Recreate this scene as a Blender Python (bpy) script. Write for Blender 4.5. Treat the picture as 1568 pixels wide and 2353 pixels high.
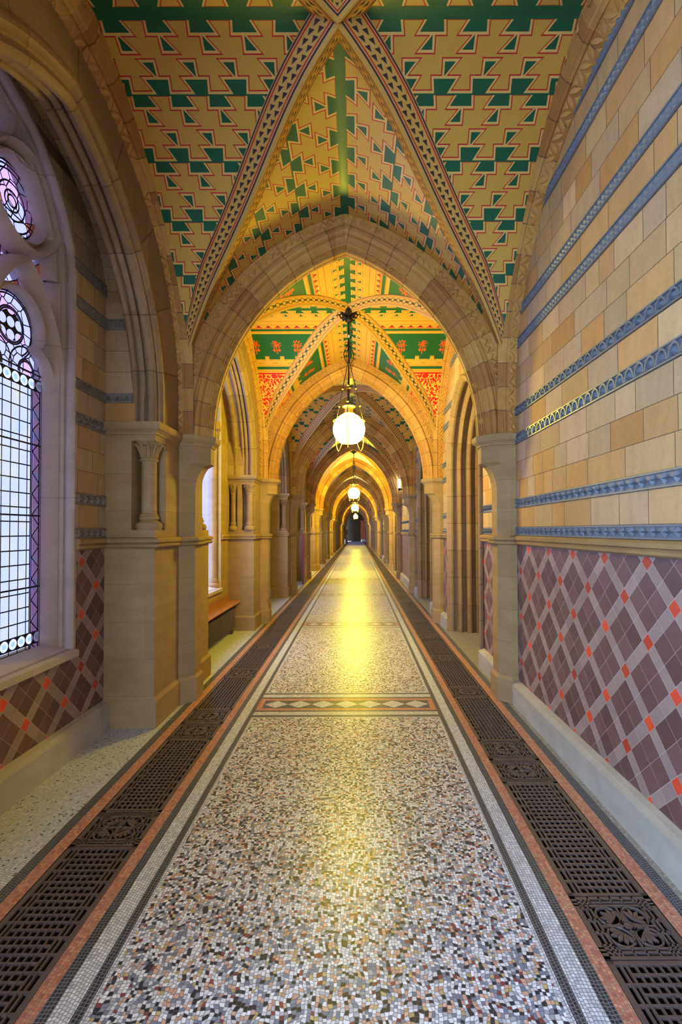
import bpy, math, random
from math import sin, cos, pi, sqrt, asin, acos, atan2, radians
from mathutils import Vector
random.seed(7)
S = bpy.context.scene
for o in list(bpy.data.objects): bpy.data.objects.remove(o)
COL = S.collection

# ------------------------------------------------------------------ camera
L = 3.46            # bay length
Y0 = 2.53           # centre of the first bay
H = 1.5             # eye height
cam = bpy.data.cameras.new('camera'); co = bpy.data.objects.new('camera', cam); COL.objects.link(co)
cam.sensor_fit = 'VERTICAL'; cam.sensor_height = 36; cam.sensor_width = 24; cam.lens = 1076/2353*36
PITCH = 1.1
co.location = (0.094, 0, H); co.rotation_euler = (radians(90+PITCH), radians(0.2), 0)
cam.shift_x = -36/2353; cam.shift_y = (42.5-1076*math.tan(radians(PITCH)))/2353
cam.clip_start = .02
S.camera = co
# ------------------------------------------------------------------ sky, exposure
w = bpy.data.worlds.new('sky'); S.world = w; w.use_nodes = True
bg = w.node_tree.nodes['Background']; bg.inputs[0].default_value = (.43, .635, 1.0, 1); bg.inputs[1].default_value = 38.0
S.view_settings.view_transform = 'Standard'; S.view_settings.look = 'None'
S.view_settings.gamma = 1; S.view_settings.use_curve_mapping = False
S.view_settings.exposure = 0.12
LAMP = 155.0
LAMPC = (1.0, .80, .045)

# ------------------------------------------------------------------ shader expressions
class E:
    def __init__(s, nt, v): s.nt = nt; s.v = v
    def m(s, op, *a, clamp=False):
        n = s.nt.nodes.new('ShaderNodeMath'); n.operation = op; n.use_clamp = clamp
        for i, x in enumerate((s,)+a):
            if isinstance(x, E): s.nt.links.new(x.v, n.inputs[i])
            else: n.inputs[i].default_value = float(x)
        return E(s.nt, n.outputs[0])
    def __add__(s, o): return s.m('ADD', o)
    __radd__ = __add__
    def __sub__(s, o): return s.m('SUBTRACT', o)
    def __rsub__(s, o): return (s*-1)+o
    def __mul__(s, o): return s.m('MULTIPLY', o)
    __rmul__ = __mul__
    def __truediv__(s, o): return s.m('DIVIDE', o)
    def __lt__(s, o): return s.m('LESS_THAN', o)
    def __gt__(s, o): return s.m('GREATER_THAN', o)
    def mod(s, o): return s.m('FLOORED_MODULO', o)
    def floor(s): return s.m('FLOOR')
    def abs(s): return s.m('ABSOLUTE')
    def mn(s, o): return s.m('MINIMUM', o)
    def mx(s, o): return s.m('MAXIMUM', o)
    def sin(s): return s.m('SINE')
    def cos(s): return s.m('COSINE')
    def sqrt(s): return s.m('SQRT')
def between(x, a, b): return (x > a)*(x < b)
def lerp(f, a, b): return f*(b-a)+a if not isinstance(a, E) else f*(b-a)+a

class Mat:
    def __init__(s, name, rough=.7, spec=.3, metal=0):
        s.m = bpy.data.materials.new(name); s.m.use_nodes = True; s.nt = s.m.node_tree
        s.b = s.nt.nodes['Principled BSDF']; s.out = s.nt.nodes['Material Output']
        s.b.inputs['Roughness'].default_value = rough; s.b.inputs['Specular IOR Level'].default_value = spec
        s.b.inputs['Metallic'].default_value = metal
    def new(s, t): return s.nt.nodes.new(t)
    def xyz(s, src='pos'):
        if src == 'pos': v = s.new('ShaderNodeNewGeometry').outputs['Position']
        elif src == 'uv': v = s.new('ShaderNodeUVMap').outputs[0]
        elif src == 'obj': v = s.new('ShaderNodeTexCoord').outputs['Object']
        n = s.new('ShaderNodeSeparateXYZ'); s.nt.links.new(v, n.inputs[0])
        return [E(s.nt, n.outputs[i]) for i in range(3)]
    def vec(s, x, y, z=0):
        n = s.new('ShaderNodeCombineXYZ')
        for i, a in enumerate((x, y, z)):
            if isinstance(a, E): s.nt.links.new(a.v, n.inputs[i])
            else: n.inputs[i].default_value = a
        return n.outputs[0]
    def noise(s, scale, detail=3, vec=None, out=0):
        n = s.new('ShaderNodeTexNoise'); n.inputs['Scale'].default_value = scale; n.inputs['Detail'].default_value = detail
        if vec is None: vec = s.new('ShaderNodeNewGeometry').outputs['Position']
        s.nt.links.new(vec, n.inputs['Vector']); return E(s.nt, n.outputs[out])
    def white(s, x, y, z=0, col=False):
        n = s.new('ShaderNodeTexWhiteNoise'); s.nt.links.new(s.vec(x, y, z), n.inputs['Vector'])
        return E(s.nt, n.outputs['Color' if col else 'Value'])
    def rgb(s, c):
        n = s.new('ShaderNodeRGB'); n.outputs[0].default_value = (*c, 1); return E(s.nt, n.outputs[0])
    def mix(s, f, a, b):
        n = s.new('ShaderNodeMix'); n.data_type = 'RGBA'; n.clamp_factor = True
        for i, x in ((0, f), (6, a), (7, b)):
            if isinstance(x, E): s.nt.links.new(x.v, n.inputs[i])
            elif isinstance(x, tuple): n.inputs[i].default_value = (*x, 1)
            else: n.inputs[i].default_value = x
        return E(s.nt, n.outputs[2])
    def scale(s, c, f):      # multiply colour by scalar
        n = s.new('ShaderNodeVectorMath'); n.operation = 'SCALE'
        s.nt.links.new(c.v, n.inputs[0])
        if isinstance(f, E): s.nt.links.new(f.v, n.inputs['Scale'])
        else: n.inputs['Scale'].default_value = f
        return E(s.nt, n.outputs[0])
    def ramp(s, f, stops, const=True):
        n = s.new('ShaderNodeValToRGB'); r = n.color_ramp
        if const: r.interpolation = 'CONSTANT'
        while len(r.elements) < len(stops): r.elements.new(.5)
        for e, (p, c) in zip(r.elements, stops): e.position = p; e.color = (*c, 1)
        s.nt.links.new(f.v, n.inputs[0]); return E(s.nt, n.outputs[0])
    def color(s, c):
        if isinstance(c, tuple): s.b.inputs['Base Color'].default_value = (*c, 1)
        else: s.nt.links.new(c.v, s.b.inputs['Base Color'])
        return s
    def bump(s, h, dist=.004, strength=.6):
        n = s.new('ShaderNodeBump'); n.inputs['Distance'].default_value = dist; n.inputs['Strength'].default_value = strength
        s.nt.links.new(h.v, n.inputs['Height']); s.nt.links.new(n.outputs[0], s.b.inputs['Normal']); return s
    def rough(s, r): s.nt.links.new(r.v, s.b.inputs['Roughness']); return s

M = {}
def simple(name, c, rough=.6, spec=.3, metal=0, var=.25, ns=9):
    t = Mat(name, rough, spec, metal)
    n = t.noise(ns, 4)
    t.color(t.scale(t.rgb(c), n*var*2+(1-var))); M[name] = t.m; return t

# --- plain dressed sandstone with courses
def stone(name, c, c2, course=.285, off=.235):
    t = Mat(name, .85, .15)
    x, y, z = t.xyz()
    zz = (z-off+y*0)/course
    row = zz.floor()
    j = (zz-row).m('PINGPONG', .5)*course
    joint = (j < .0022)
    rv = t.white(row, (x*1.3).floor(), (y/1.73).floor())
    n = t.noise(7, 5); n2 = t.noise(90, 2)
    # drifting bedding streaks in the stone
    st = t.noise(2.2, 4, t.vec(x*1.5, y*1.5, z*5))
    col = t.mix(st.m('MULTIPLY_ADD', 1.6, -.45, clamp=True), c, c2)
    col = t.scale(col, n*.35+.80+rv*.14+n2*.06)
    col = t.mix(joint*.55, col, (.16, .11, .06))
    t.color(col); t.bump(n2+joint*-3, .002, .35); M[name] = t.m
stone('sandstone', (.315, .205, .092), (.235, .145, .062))
stone('sill_stone', (.43, .36, .30), (.35, .29, .24), 1.03, .7)
stone('skirting_stone', (.38, .345, .29), (.31, .27, .215), 3.0, -1.1)

# --- terracotta arch stones: colour by voussoir along the UV
def voussoir(name, cs, step=.205, contrast=1.0):
    t = Mat(name, .7, .25)
    u, v, _ = t.xyz('uv')
    q = u/step; k = q.floor()
    j = (q-k).m('PINGPONG', .5)*step
    joint = (j < .004)
    r = t.white(k, (t.xyz()[1]/L).floor(), 3)
    col = t.ramp(r, [(0, cs[0]), (.3, cs[1]), (.55, cs[2]), (.8, cs[3])])
    n = t.noise(14, 4)
    col = t.scale(col, n*.5+.75)
    col = t.mix(joint*.75, col, (.10, .055, .025))
    t.color(col); t.bump(t.noise(70, 2)*.4+joint*-2, .003, .4); M[name] = t.m
voussoir('terracotta', [(.41, .205, .048), (.31, .137, .028), (.45, .25, .062), (.36, .175, .036)])
simple('carved_terracotta', (.45, .235, .055), .65, .3, var=.2, ns=14)
voussoir('arch_stone', [(.26, .165, .08), (.23, .145, .07), (.285, .185, .095), (.245, .155, .075)], .40)

# --- wall blocks: stone colour stored per block
t = Mat('wall_blocks', .75, .2)
a = t.new('ShaderNodeAttribute'); a.attribute_name = 'blockcol'
x, y, z = t.xyz()
st = t.noise(3.0, 4, t.vec(x*5, y*5, z*1.2)); n = t.noise(40, 4)
base = E(t.nt, a.outputs['Color'])
col = t.scale(base, st*.35+.70+n*.26)
t.color(col); t.bump(n, .003, .3); M['wall_blocks'] = t.m
simple('mortar', (.17, .11, .06), .9, .1)
tt = simple('carved_tile', (.125, .138, .155), .45, .5, var=.3, ns=25)
simple('carved_tile_grey', (.20, .175, .15), .6, .35, var=.3, ns=25)

# --- brown lozenge tiling
def lozenge(name, P, zt, yo):
    t = Mat(name, .38, .45)
    x, y, z = t.xyz()
    s = P/sqrt(2); wd = .062
    a = (y-yo+z-zt)/sqrt(2); b = (y-yo-z+zt)/sqrt(2)
    aa = (a+wd/2).mod(s); bb = (b+wd/2).mod(s)
    sa = aa < wd; sb = bb < wd
    red = sa*sb; strip = (sa+sb) > .5
    h = (s-wd)/2
    def tile(q): return (q-wd).mod(h)
    gl = .0018
    ga = (aa < gl)+((aa-wd).abs() < gl)+(((aa-wd-h).abs()) < gl*.8)
    gb = (bb < gl)+((bb-wd).abs() < gl)+(((bb-wd-h).abs()) < gl*.8)
    grout = ((ga+gb) > .5)
    ia = ((a+wd/2)/s).floor()*2+(aa > (wd+h)); ib = ((b+wd/2)/s).floor()*2+(bb > (wd+h))
    r = t.white(ia, ib, 1)
    brown = t.scale(t.rgb((.125, .060, .054)), r*.45+.78)
    light = t.scale(t.rgb((.28, .195, .165)), t.white(ia, ib, 5)*.25+.86)
    rd = t.scale(t.rgb((.52, .055, .020)), t.white(ia, ib, 9)*.8+.6)
    c = t.mix(strip, brown, light); c = t.mix(red, c, rd)
    c = t.scale(c, t.noise(18, 4)*.3+.85)
    c = t.mix(grout*.5, c, (.50, .44, .40))
    t.color(c); t.bump(grout*-1, .002, .5); t.rough(t.noise(12, 3)*.25+.28); M[name] = t.m
lozenge('tile_right', .3867, .376, .136)
lozenge('tile_left', .366, .55, .02)

# --- mosaics
def tess(name, stops, size, rough=.36, grout=(.10, .09, .09), gw=.0013, warp=.003, jitter=.35):
    t = Mat(name, rough, .38)
    x, y, z = t.xyz()
    nw = t.noise(9 if warp < .01 else 14, 2, out=1)
    sp = t.new('ShaderNodeSeparateXYZ'); t.nt.links.new(nw.v, sp.inputs[0])
    X = x+(E(t.nt, sp.outputs[0])-.5)*warp*4; Y = y+(E(t.nt, sp.outputs[1])-.5)*warp*4
    col_i = (X/size).floor()
    Yo = Y+t.white(col_i, 0, 4)*size
    row_i = (Yo/size).floor()
    fx = (X/size-col_i).m('PINGPONG', .5)*size; fy = (Yo/size-row_i).m('PINGPONG', .5)*size
    g = (fx.mn(fy) < gw)
    c = t.ramp(t.white(col_i, row_i, 2), stops)
    c = t.scale(c, t.white(col_i, row_i, 7)*jitter+(1-jitter/2))
    c = t.mix(g*.7, c, grout)
    t.color(c); t.bump(t.white(col_i, row_i, 8)*.6-g, .0022, .55); M[name] = t.m
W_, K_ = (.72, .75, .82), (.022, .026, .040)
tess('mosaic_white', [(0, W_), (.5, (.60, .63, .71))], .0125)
tess('mosaic_dark', [(0, K_), (.6, (.04, .045, .06))], .0125, grout=(.28, .28, .30))
tess('mosaic_red', [(0, (.55, .22, .14)), (.4, (.60, .29, .18)), (.8, (.50, .16, .10))], .0125, grout=(.2, .17, .17))
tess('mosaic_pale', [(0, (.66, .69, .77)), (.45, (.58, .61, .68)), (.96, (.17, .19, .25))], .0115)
tess('mosaic_grey', [(0, (.38, .36, .33)), (.5, (.30, .28, .26))], .0135)
# random central field of marble chips
tess('mosaic_field', [(0, (.80, .82, .88)), (.38, (.024, .027, .045)), (.51, (.22, .26, .36)), (.68, (.66, .41, .31)), (.80, (.55, .44, .20)), (.85, (.25, .06, .06)), (.885, (.46, .49, .56))], .0128, grout=(.10, .095, .10), warp=.011, gw=.0011)

# --- painted vault decoration
YEL, GRN, RED, CRM, DRK = (.52, .30, .046), (.006, .088, .036), (.44, .012, .012), (.63, .40, .11), (.025, .018, .02)
def zigzag(t, U, s):             # U along, s from the green line; both in motif units
    X = (U-.4).mod(1)+.4
    l1 = .49-s*.207; r1 = s*.607+1.02
    d1 = (X-l1).mn(r1-X).mn(.29-s)
    l2 = .70-(s-.29)*.106; r2 = (s-.29)*.864+.86
    d2 = (X-l2).mn(r2-X).mn(.62-s).mn((s-.2)*9)
    return d1.mx(d2).mx(s*-1)
def zig_colors(t, base, d):
    c = t.mix(between(d, -.012, .016), base, RED)
    c = t.mix(between(d, .016, .07), c, CRM)
    return t.mix(d > .07, c, GRN)
def vault_mat(name, kind):
    t = Mat(name, .42, .4)
    u, s, _ = t.xyz('uv')
    p = .243
    if kind == 'A':
        Sv = .348; Sp = .376
        sm = (s-.034).mod(Sp); flip = sm > Sv/2
        sf = sm+flip*(Sv-sm*2); U = (u+flip*(.03-u*2))/p
        sf = sf-(s < .034)*9
        d = zigzag(t, U, sf/p*.92)
        c = zig_colors(t, t.rgb(YEL), d)
    elif kind == 'B':
        p2 = .20
        d = zigzag(t, u/p2, (s-.05)/p2)
        c = zig_colors(t, t.rgb(YEL), d)
        fl = lambda a, b: between(s, a, b)
        c = t.mix(fl(.255, .26)+fl(.325, .33)+fl(.395, .399)+fl(.452, .456), c, RED)
        # red triangles with dark cores, small flowers between
        q = (u/.13); f = (q-q.floor()-.5).abs()
        hh = (s-.335)/.055
        tri = fl(.335, .388)*(f < hh*.42)
        c = t.mix(tri, c, (.55, .03, .015))
        c = t.mix(fl(.345, .375)*((f+(s-.358).abs()*8) < .17), c, (.12, .02, .015))
        c = t.mix(fl(.405, .445), c, GRN)
        c = t.mix(fl(.495, .935), c, GRN)
        # red flowering sprigs on the green field
        ub = (u/.30); fu = (ub-ub.floor()-.5)*.30; fs = (s-.68)
        r = (fu*fu+fs*fs).sqrt(); th = fs.m('ARCTAN2', fu)
        petals = r < ((th*5).sin().abs()*.05+.028)
        dots = t.noise(34, 2, t.vec(u, s, 0)) > .47
        stem = (fu.abs() < .006)*between(fs, 0, .17)
        leaf = (((fu.abs()-.035).abs()+(fs-.10).abs()*.8) < .026)
        c = t.mix(((petals*dots+stem+leaf) > .5)*fl(.5, .9), c, (.62, .07, .012))
        # stepped battlement border
        b = (u/.22); fb = (b-b.floor()-.5).abs()*.22
        lev = (fb < .030)*.06+(fb < .072)*.05
        e = s-(.99-lev)
        c = t.mix(fl(.80, 1.06)*(e > 0), c, YEL); c = t.mix(fl(.80, 1.06)*between(e, .006, .011), c, DRK)
        c = t.mix(fl(1.055, 1.10), c, GRN)
        c = t.mix(fl(1.035, 1.039)+fl(1.125, 1.129), c, RED)
        redf = s > 1.155
        c = t.mix(redf, c, (.50, .012, .008))
        ls = t.noise(17, 3, t.vec(u, s*.8, 2)); band = between(ls, .46, .56)
        lf = (fu.abs() < .11)
        c = t.mix(redf*band*(s > 1.18), c, (.66, .42, .08))
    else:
        c = t.scale(t.rgb((.66, .60, .42)), t.noise(3, 3)*.15+.9)  # plain pale colour stands in for brightly lit stretches of vault
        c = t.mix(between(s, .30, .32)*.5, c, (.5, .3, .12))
    c = t.scale(c, t.noise(30, 3)*.14+.93)
    t.color(c); M[name] = t.m
vault_mat('painted_zigzag', 'A'); vault_mat('painted_flowers', 'B'); vault_mat('pale_lit_web', 'P')
def rib_mat(name, kind):
    t = Mat(name, .45, .35)
    u, v, _ = t.xyz('uv')
    c = t.rgb((.50, .29, .06))
    fl = lambda a, b: between(v, a, b)
    if kind == 'A':
        q = u/.060; f = q-q.floor()
        q2 = q+.5; f2 = q2-q2.floor()
        c = t.mix(fl(.03, .09)+fl(.86, .93), c, (.03, .015, .04))
        c = t.mix(fl(.13, .19)+fl(.76, .81), c, (.42, .02, .012))
        w1 = .13
        t1 = ((v-.36).abs() < (1-f)*.13)*between(f, .25, .95)
        t2 = ((v-.62).abs() < (1-f2)*.13)*between(f2, .25, .95)
        c = t.mix((t1+t2) > .5, c, (.035, .02, .02))
    else:
        q = u/.105; f = (q-q.floor()-.5)*.105
        c = t.mix(fl(.02, .06)+fl(.93, .96), c, DRK)
        c = t.mix(fl(.12, .15)+fl(.84, .87), c, (.50, .05, .012))
        vv = (v-.5)*.165
        r = (f*f+vv*vv).sqrt()
        g = (q-q.floor()-.5).abs()
        c = t.mix((g > .30)*(vv.abs() < .016), c, (.05, .05, .01))
        c = t.mix(between(r, .025, .034), c, (.04, .03, .008))
        c = t.mix(fl(.22, .25)+fl(.75, .78), c, (.25, .17, .02))
    t.color(c); M[name] = t.m
rib_mat('rib_triangles', 'A'); rib_mat('rib_scroll', 'B')

# --- stained glass (local y = across, z = up, carried in UV), leads opaque
def glass_mat():
    t = Mat('stained_glass', .3, .3)
    u, v, _ = t.xyz('uv')              # u: 0 at window centre line, v: height
    ua = (u.abs()-.345)                # across one light
    a = ua.abs()
    ld = .0058
    head = v > 2.52
    gx = ((ua+.5).mod(.073)-.0365).abs() > (.0365-ld*.7)
    gz = (v.mod(.092)-.046).abs() > (.046-ld*.7)
    inner = a < .185
    diag = (((v.mod(.14)-.07).abs()-(a-.205)*1.0).abs() < ld)
    side = between(a, .20, .27)
    edge = ((a-.19).abs() < ld)+((a-.203).abs() < ld)+((a-.272).abs() < ld)+((a-.29).abs() < ld)
    rect = ((inner*((gx+gz) > .5)+side*diag+edge) > .5)
    saddle = ((v-.66).mod(.47) < .011)
    vo = t.new('ShaderNodeTexVoronoi'); vo.voronoi_dimensions = '2D'; vo.feature = 'DISTANCE_TO_EDGE'
    vo.inputs['Scale'].default_value = 13; t.nt.links.new(t.vec(u, v), vo.inputs['Vector'])
    vc = t.new('ShaderNodeTexVoronoi'); vc.voronoi_dimensions = '2D'; vc.inputs['Scale'].default_value = 13
    t.nt.links.new(t.vec(u, v), vc.inputs['Vector'])
    sc = t.new('ShaderNodeSeparateColor'); t.nt.links.new(vc.outputs['Color'], sc.inputs[0])
    rr = E(t.nt, sc.outputs[0])
    headlead = (E(t.nt, vo.outputs['Distance']) < .05)
    # concentric leads in head lobe and circles
    def ring(cu, cv, rs):
        d = ((ua-cu)*(ua-cu)+(v-cv)*(v-cv)).sqrt(); o = None
        for r_ in rs:
            q = (d-r_).abs() < ld
            o = q if o is None else o+q
        return d, o
    d1, r1 = ring(0, 2.78, (.10, .112, .185, .20))
    d2, r2 = ring(0, 3.556, (.035, .06, .11, .175, .20, .22))
    d3, r3 = ring(.14, 2.54, (.06, .072, .15)); d4, r4 = ring(-.14, 2.54, (.06, .072, .15))
    hl = ((headlead+r1*(v > 2.62)+r2+r3*(v < 2.7)+r4*(v < 2.7)) > .5)
    lead = head*hl+(1-head)*rect
    def discs(zc):
        f = ((ua+.5).mod(.073)-.0365); dv = v-zc
        d = (f*f+dv*dv).sqrt()
        band = (dv.abs() < .042)*(a < .28)
        return band, d
    tint = t.mix(rr*.999 > .55, (.76, .56, .95), (1.0, .46, .85))
    tint = t.mix(side*(1-head)*((v.mod(.14)-.07) > 0), tint, (1.0, .50, .85))
    tint = t.mix(inner*(1-head), tint, t.mix(t.noise(6, 2, t.vec(u, v)).m('MULTIPLY_ADD', 3, -1, clamp=True), (.72, .60, .90), (.85, .62, .42)))
    tint = t.mix((rr > .95)*head, tint, (.95, .22, .12))
    for zc in (2.475, .80):
        band, d = discs(zc)
        lead = lead*(1-band)+band*(d > .033)*.88
        tint = t.mix(band, tint, t.mix((d < .016), (.95, .72, .95), (.50, .55, .60)))
    bnd4 = d1 < .092
    fx = ((ua+.035).mod(.07)-.035); fz = ((v-2.80+.04).mod(.08)-.04)
    dd = (fx*fx+fz*fz).sqrt()
    lead = lead*(1-bnd4)+bnd4*(dd > .032)
    lead = (lead+saddle) > .5
    tr = t.new('ShaderNodeBsdfTransparent'); t.nt.links.new(t.scale(tint, .052).v, tr.inputs[0])
    gl = t.new('ShaderNodeBsdfGlossy'); gl.inputs['Roughness'].default_value = .15; gl.inputs[0].default_value = (.8, .8, .8, 1)
    m1 = t.new('ShaderNodeMixShader'); m1.inputs[0].default_value = .04
    t.nt.links.new(tr.outputs[0], m1.inputs[1]); t.nt.links.new(gl.outputs[0], m1.inputs[2])
    t.color((.012, .012, .018))
    m2 = t.new('ShaderNodeMixShader'); t.nt.links.new(lead.v, m2.inputs[0])
    t.nt.links.new(m1.outputs[0], m2.inputs[1]); t.nt.links.new(t.b.outputs[0], m2.inputs[2])
    t.nt.links.new(m2.outputs[0], t.out.inputs[0]); M['stained_glass'] = t.m
glass_mat()
t = Mat('clear_glass'); tr = t.new('ShaderNodeBsdfTransparent'); tr.inputs[0].default_value = (.9, .95, 1, 1)  # for unseen windows behind the camera, kept clear to bring in extra daylight
t.nt.links.new(tr.outputs[0], t.out.inputs[0]); M['clear_glass'] = t.m
t = Mat('obscured_glass'); tr = t.new('ShaderNodeBsdfTransparent'); tr.inputs[0].default_value = (.20, .17, .22, 1)
t.nt.links.new(tr.outputs[0], t.out.inputs[0]); M['obscured_glass'] = t.m

simple('iron', (.13, .095, .090), .42, .5, .25, var=.3, ns=20)
simple('gutter', (.012, .009, .010), .9, .1)
simple('dark_iron', (.02, .016, .014), .45, .5, .6)
simple('brass', (.62, .42, .15), .3, .5, .9)
simple('bench_wood', (.34, .13, .035), .35, .5, var=.35, ns=14)
simple('radiator_paint', (.085, .065, .055), .4, .5)
simple('door_wood', (.16, .075, .035), .45, .4)
simple('red_paint', (.16, .012, .010), .4, .5)
simple('end_wall', (.13, .085, .05), .8, .2)
simple('white_paint', (.75, .75, .76), .5, .4)
simple('orange_paint', (.75, .25, .02), .5, .4)
rg = simple('red_glass', (.28, .02, .03), .3, .5, var=.9, ns=1.8)
rg.b.inputs['Emission Color'].default_value = (.40, .02, .05, 1); rg.b.inputs['Emission Strength'].default_value = .18  # faint glow put into the pane in place of daylight behind it
def emit(name, c, s):
    t = Mat(name); e = t.new('ShaderNodeEmission'); e.inputs[0].default_value = (*c, 1); e.inputs[1].default_value = s
    t.nt.links.new(e.outputs[0], t.out.inputs[0]); M[name] = t.m
emit('lit_globe', LAMPC, LAMP)
emit('lit_globe_far', LAMPC, LAMP*1.8)
emit('tube_light', (.75, .9, 1.0), 30)

# ------------------------------------------------------------------ mesh building
class MB:
    def __init__(s): s.v = []; s.f = []; s.m = []; s.uv = []; s.c = []; s.mats = []
    def mi(s, m):
        if m not in s.mats: s.mats.append(m)
        return s.mats.index(m)
    def face(s, pts, m, uv=None, col=None):
        i = len(s.v); s.v += [tuple(p) for p in pts]; s.f.append(tuple(range(i, i+len(pts))))
        s.m.append(s.mi(m)); s.uv.append(uv or [(0, 0)]*len(pts)); s.c.append(col)
    def poly(s, verts, faces, m, uvs=None):
        i = len(s.v); s.v += [tuple(p) for p in verts]
        for f in faces:
            s.f.append(tuple(i+k for k in f)); s.m.append(s.mi(m))
            s.uv.append([uvs[k] for k in f] if uvs else [(0, 0)]*len(f)); s.c.append(None)
    def box(s, x0, x1, y0, y1, z0, z1, m):
        v = [(x, y, z) for x in (x0, x1) for y in (y0, y1) for z in (z0, z1)]
        s.poly(v, [(0, 1, 3, 2), (4, 6, 7, 5), (0, 4, 5, 1), (2, 3, 7, 6), (0, 2, 6, 4), (1, 5, 7, 3)], m)
    def grid(s, P, m, UV=None, closed=False):
        n = len(P); k = len(P[0]); v = [p for r in P for p in r]; f = []
        uv = [q for r in UV for q in r] if UV else None
        for i in range(n-1):
            for j in range(k-(0 if closed else 1)):
                j2 = (j+1) % k
                f.append((i*k+j, i*k+j2, (i+1)*k+j2, (i+1)*k+j))
        s.poly(v, f, m, uv)
    def lathe(s, prof, c, m, n=16, axis='z', a0=0, a1=2*pi, cap=False):
        P = []
        for r, h in prof:
            row = []
            for i in range(n):
                a = a0+(a1-a0)*i/n
                row.append((c[0]+r*cos(a), c[1]+r*sin(a), c[2]+h))
            P.append(row)
        s.grid(P, m, closed=True)
        if cap:
            for row in (P[0], P[-1]): s.poly(row, [tuple(range(n))], m)
    def tube(s, pts, r, m, n=8):
        P = []; up0 = Vector((.13, .27, .95))
        for i, p in enumerate(pts):
            p = Vector(p); a = Vector(pts[max(i-1, 0)]); b = Vector(pts[min(i+1, len(pts)-1)])
            d = (b-a).normalized(); e = d.cross(up0).normalized(); g = d.cross(e)
            rr = r[i] if isinstance(r, (list, tuple)) else r
            P.append([tuple(p+e*rr*cos(2*pi*k/n)+g*rr*sin(2*pi*k/n)) for k in range(n)])
        s.grid(P, m, closed=True)
        s.poly(P[0], [tuple(range(n))], m); s.poly(P[-1], [tuple(range(n))], m)
    def merge(s, o):
        i = len(s.v); s.v += o.v
        for f, mm, uv, c in zip(o.f, o.m, o.uv, o.c):
            s.f.append(tuple(i+k for k in f)); s.m.append(s.mi(o.mats[mm])); s.uv.append(uv); s.c.append(c)
        return s
    def mesh(s, name, smooth=False, ang=35):
        me = bpy.data.meshes.new(name); me.from_pydata(s.v, [], s.f)
        for m in s.mats: me.materials.append(M[m])
        me.polygons.foreach_set('material_index', s.m)
        uvl = me.uv_layers.new(name='UVMap'); flat = [q for u in s.uv for p in u for q in p]
        uvl.data.foreach_set('uv', flat)
        if any(c is not None for c in s.c):
            at = me.color_attributes.new('blockcol', 'FLOAT_COLOR', 'CORNER'); fl = []
            for u, c in zip(s.uv, s.c): fl += list((*(c or (.3, .3, .3)), 1))*len(u)
            at.data.foreach_set('color', fl)
        me.update()
        if smooth:
            import bmesh
            bm = bmesh.new(); bm.from_mesh(me); bmesh.ops.remove_doubles(bm, verts=bm.verts, dist=1e-5)
            bmesh.ops.recalc_face_normals(bm, faces=bm.faces)
            for f in bm.faces: f.smooth = True
            for e in bm.edges:
                if len(e.link_faces) == 2 and e.calc_face_angle(0) > radians(ang): e.smooth = False
            bm.to_mesh(me); bm.free()
        return me
    def obj(s, name, parent=None, smooth=False, ang=35, loc=None):
        o = bpy.data.objects.new(name, s.mesh(name, smooth, ang)); COL.objects.link(o)
        if parent: o.parent = parent
        if loc: o.location = loc
        return o
def empty(name, loc=(0, 0, 0)):
    o = bpy.data.objects.new(name, None); o.empty_display_size = .1; COL.objects.link(o); o.location = loc; return o
def tag(o, label, cat, group=None):
    o['label'] = label; o['category'] = cat
    if group: o['group'] = group
    return o
def struct(o): o['kind'] = 'structure'; return o
def copytree(o, loc, parent=None):
    kids = list(o.children)
    c = o.copy(); COL.objects.link(c)
    if parent: c.parent = parent
    if loc is not None: c.location = loc
    for k in kids: copytree(k, None, c)
    return c
ORD = ['nearest', 'second', 'third', 'fourth', 'fifth', 'sixth', 'seventh', 'eighth', 'ninth', 'tenth', 'eleventh', 'twelfth', 'thirteenth', 'fourteenth', 'fifteenth', 'sixteenth', 'seventeenth', 'eighteenth', 'nineteenth', 'twentieth']
def ordn(i):
    if i < len(ORD): return ORD[i]
    T = {2: 'twenty', 3: 'thirty', 4: 'forty', 5: 'fifty', 6: 'sixty', 7: 'seventy', 8: 'eighty', 9: 'ninety'}
    n = i+1; TT = {2: 'twentieth', 3: 'thirtieth', 4: 'fortieth', 5: 'fiftieth', 6: 'sixtieth', 7: 'seventieth', 8: 'eightieth', 9: 'ninetieth'}
    if n >= 100: return 'hundredth' if n == 100 else 'hundred-and-'+ORDF(n-100)
    return TT[n//10] if n % 10 == 0 else T[n//10]+'-'+ORDF(n % 10)
def ORDF(n): return (['first']+ORD[1:])[n-1]

# ---- pointed / round arch families.  n is the offset outward into the masonry
class Arc:
    def __init__(s, half, z0, z1, rise=None):
        s.half = half; s.z0 = z0; s.z1 = z1; rise = rise or half
        s.R = (half*half+rise*rise)/(2*half); s.c = s.R-half; s.rise = rise
    def pt(s, n, t):           # t 0..1 from right spring to apex; returns (a, h, arclen)
        R = s.R+n; st = max(s.z1-s.z0, 0); tm = acos(min(1, s.c/R)); tot = st+s.R*tm
        q = t*tot
        if q < st: return (s.half+n, s.z0+q, q)
        th = (q-st)/(s.R*tm)*tm
        return (R*cos(th)-s.c, s.z1+R*sin(th), st+s.R*th)
    def full(s, n, N):         # right spring -> apex -> left spring
        out = []
        for i in range(2*N+1):
            t = i/N if i <= N else (2*N-i)/N
            a, h, l = s.pt(n, t)
            out.append((a if i <= N else -a, h, l, t, 1 if i <= N else -1))
        return out
    def w(s, z):
        if z <= s.z1: return s.half
        q = s.R**2-(z-s.z1)**2
        return max(0, sqrt(q)-s.c) if q > 0 else 0
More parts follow.
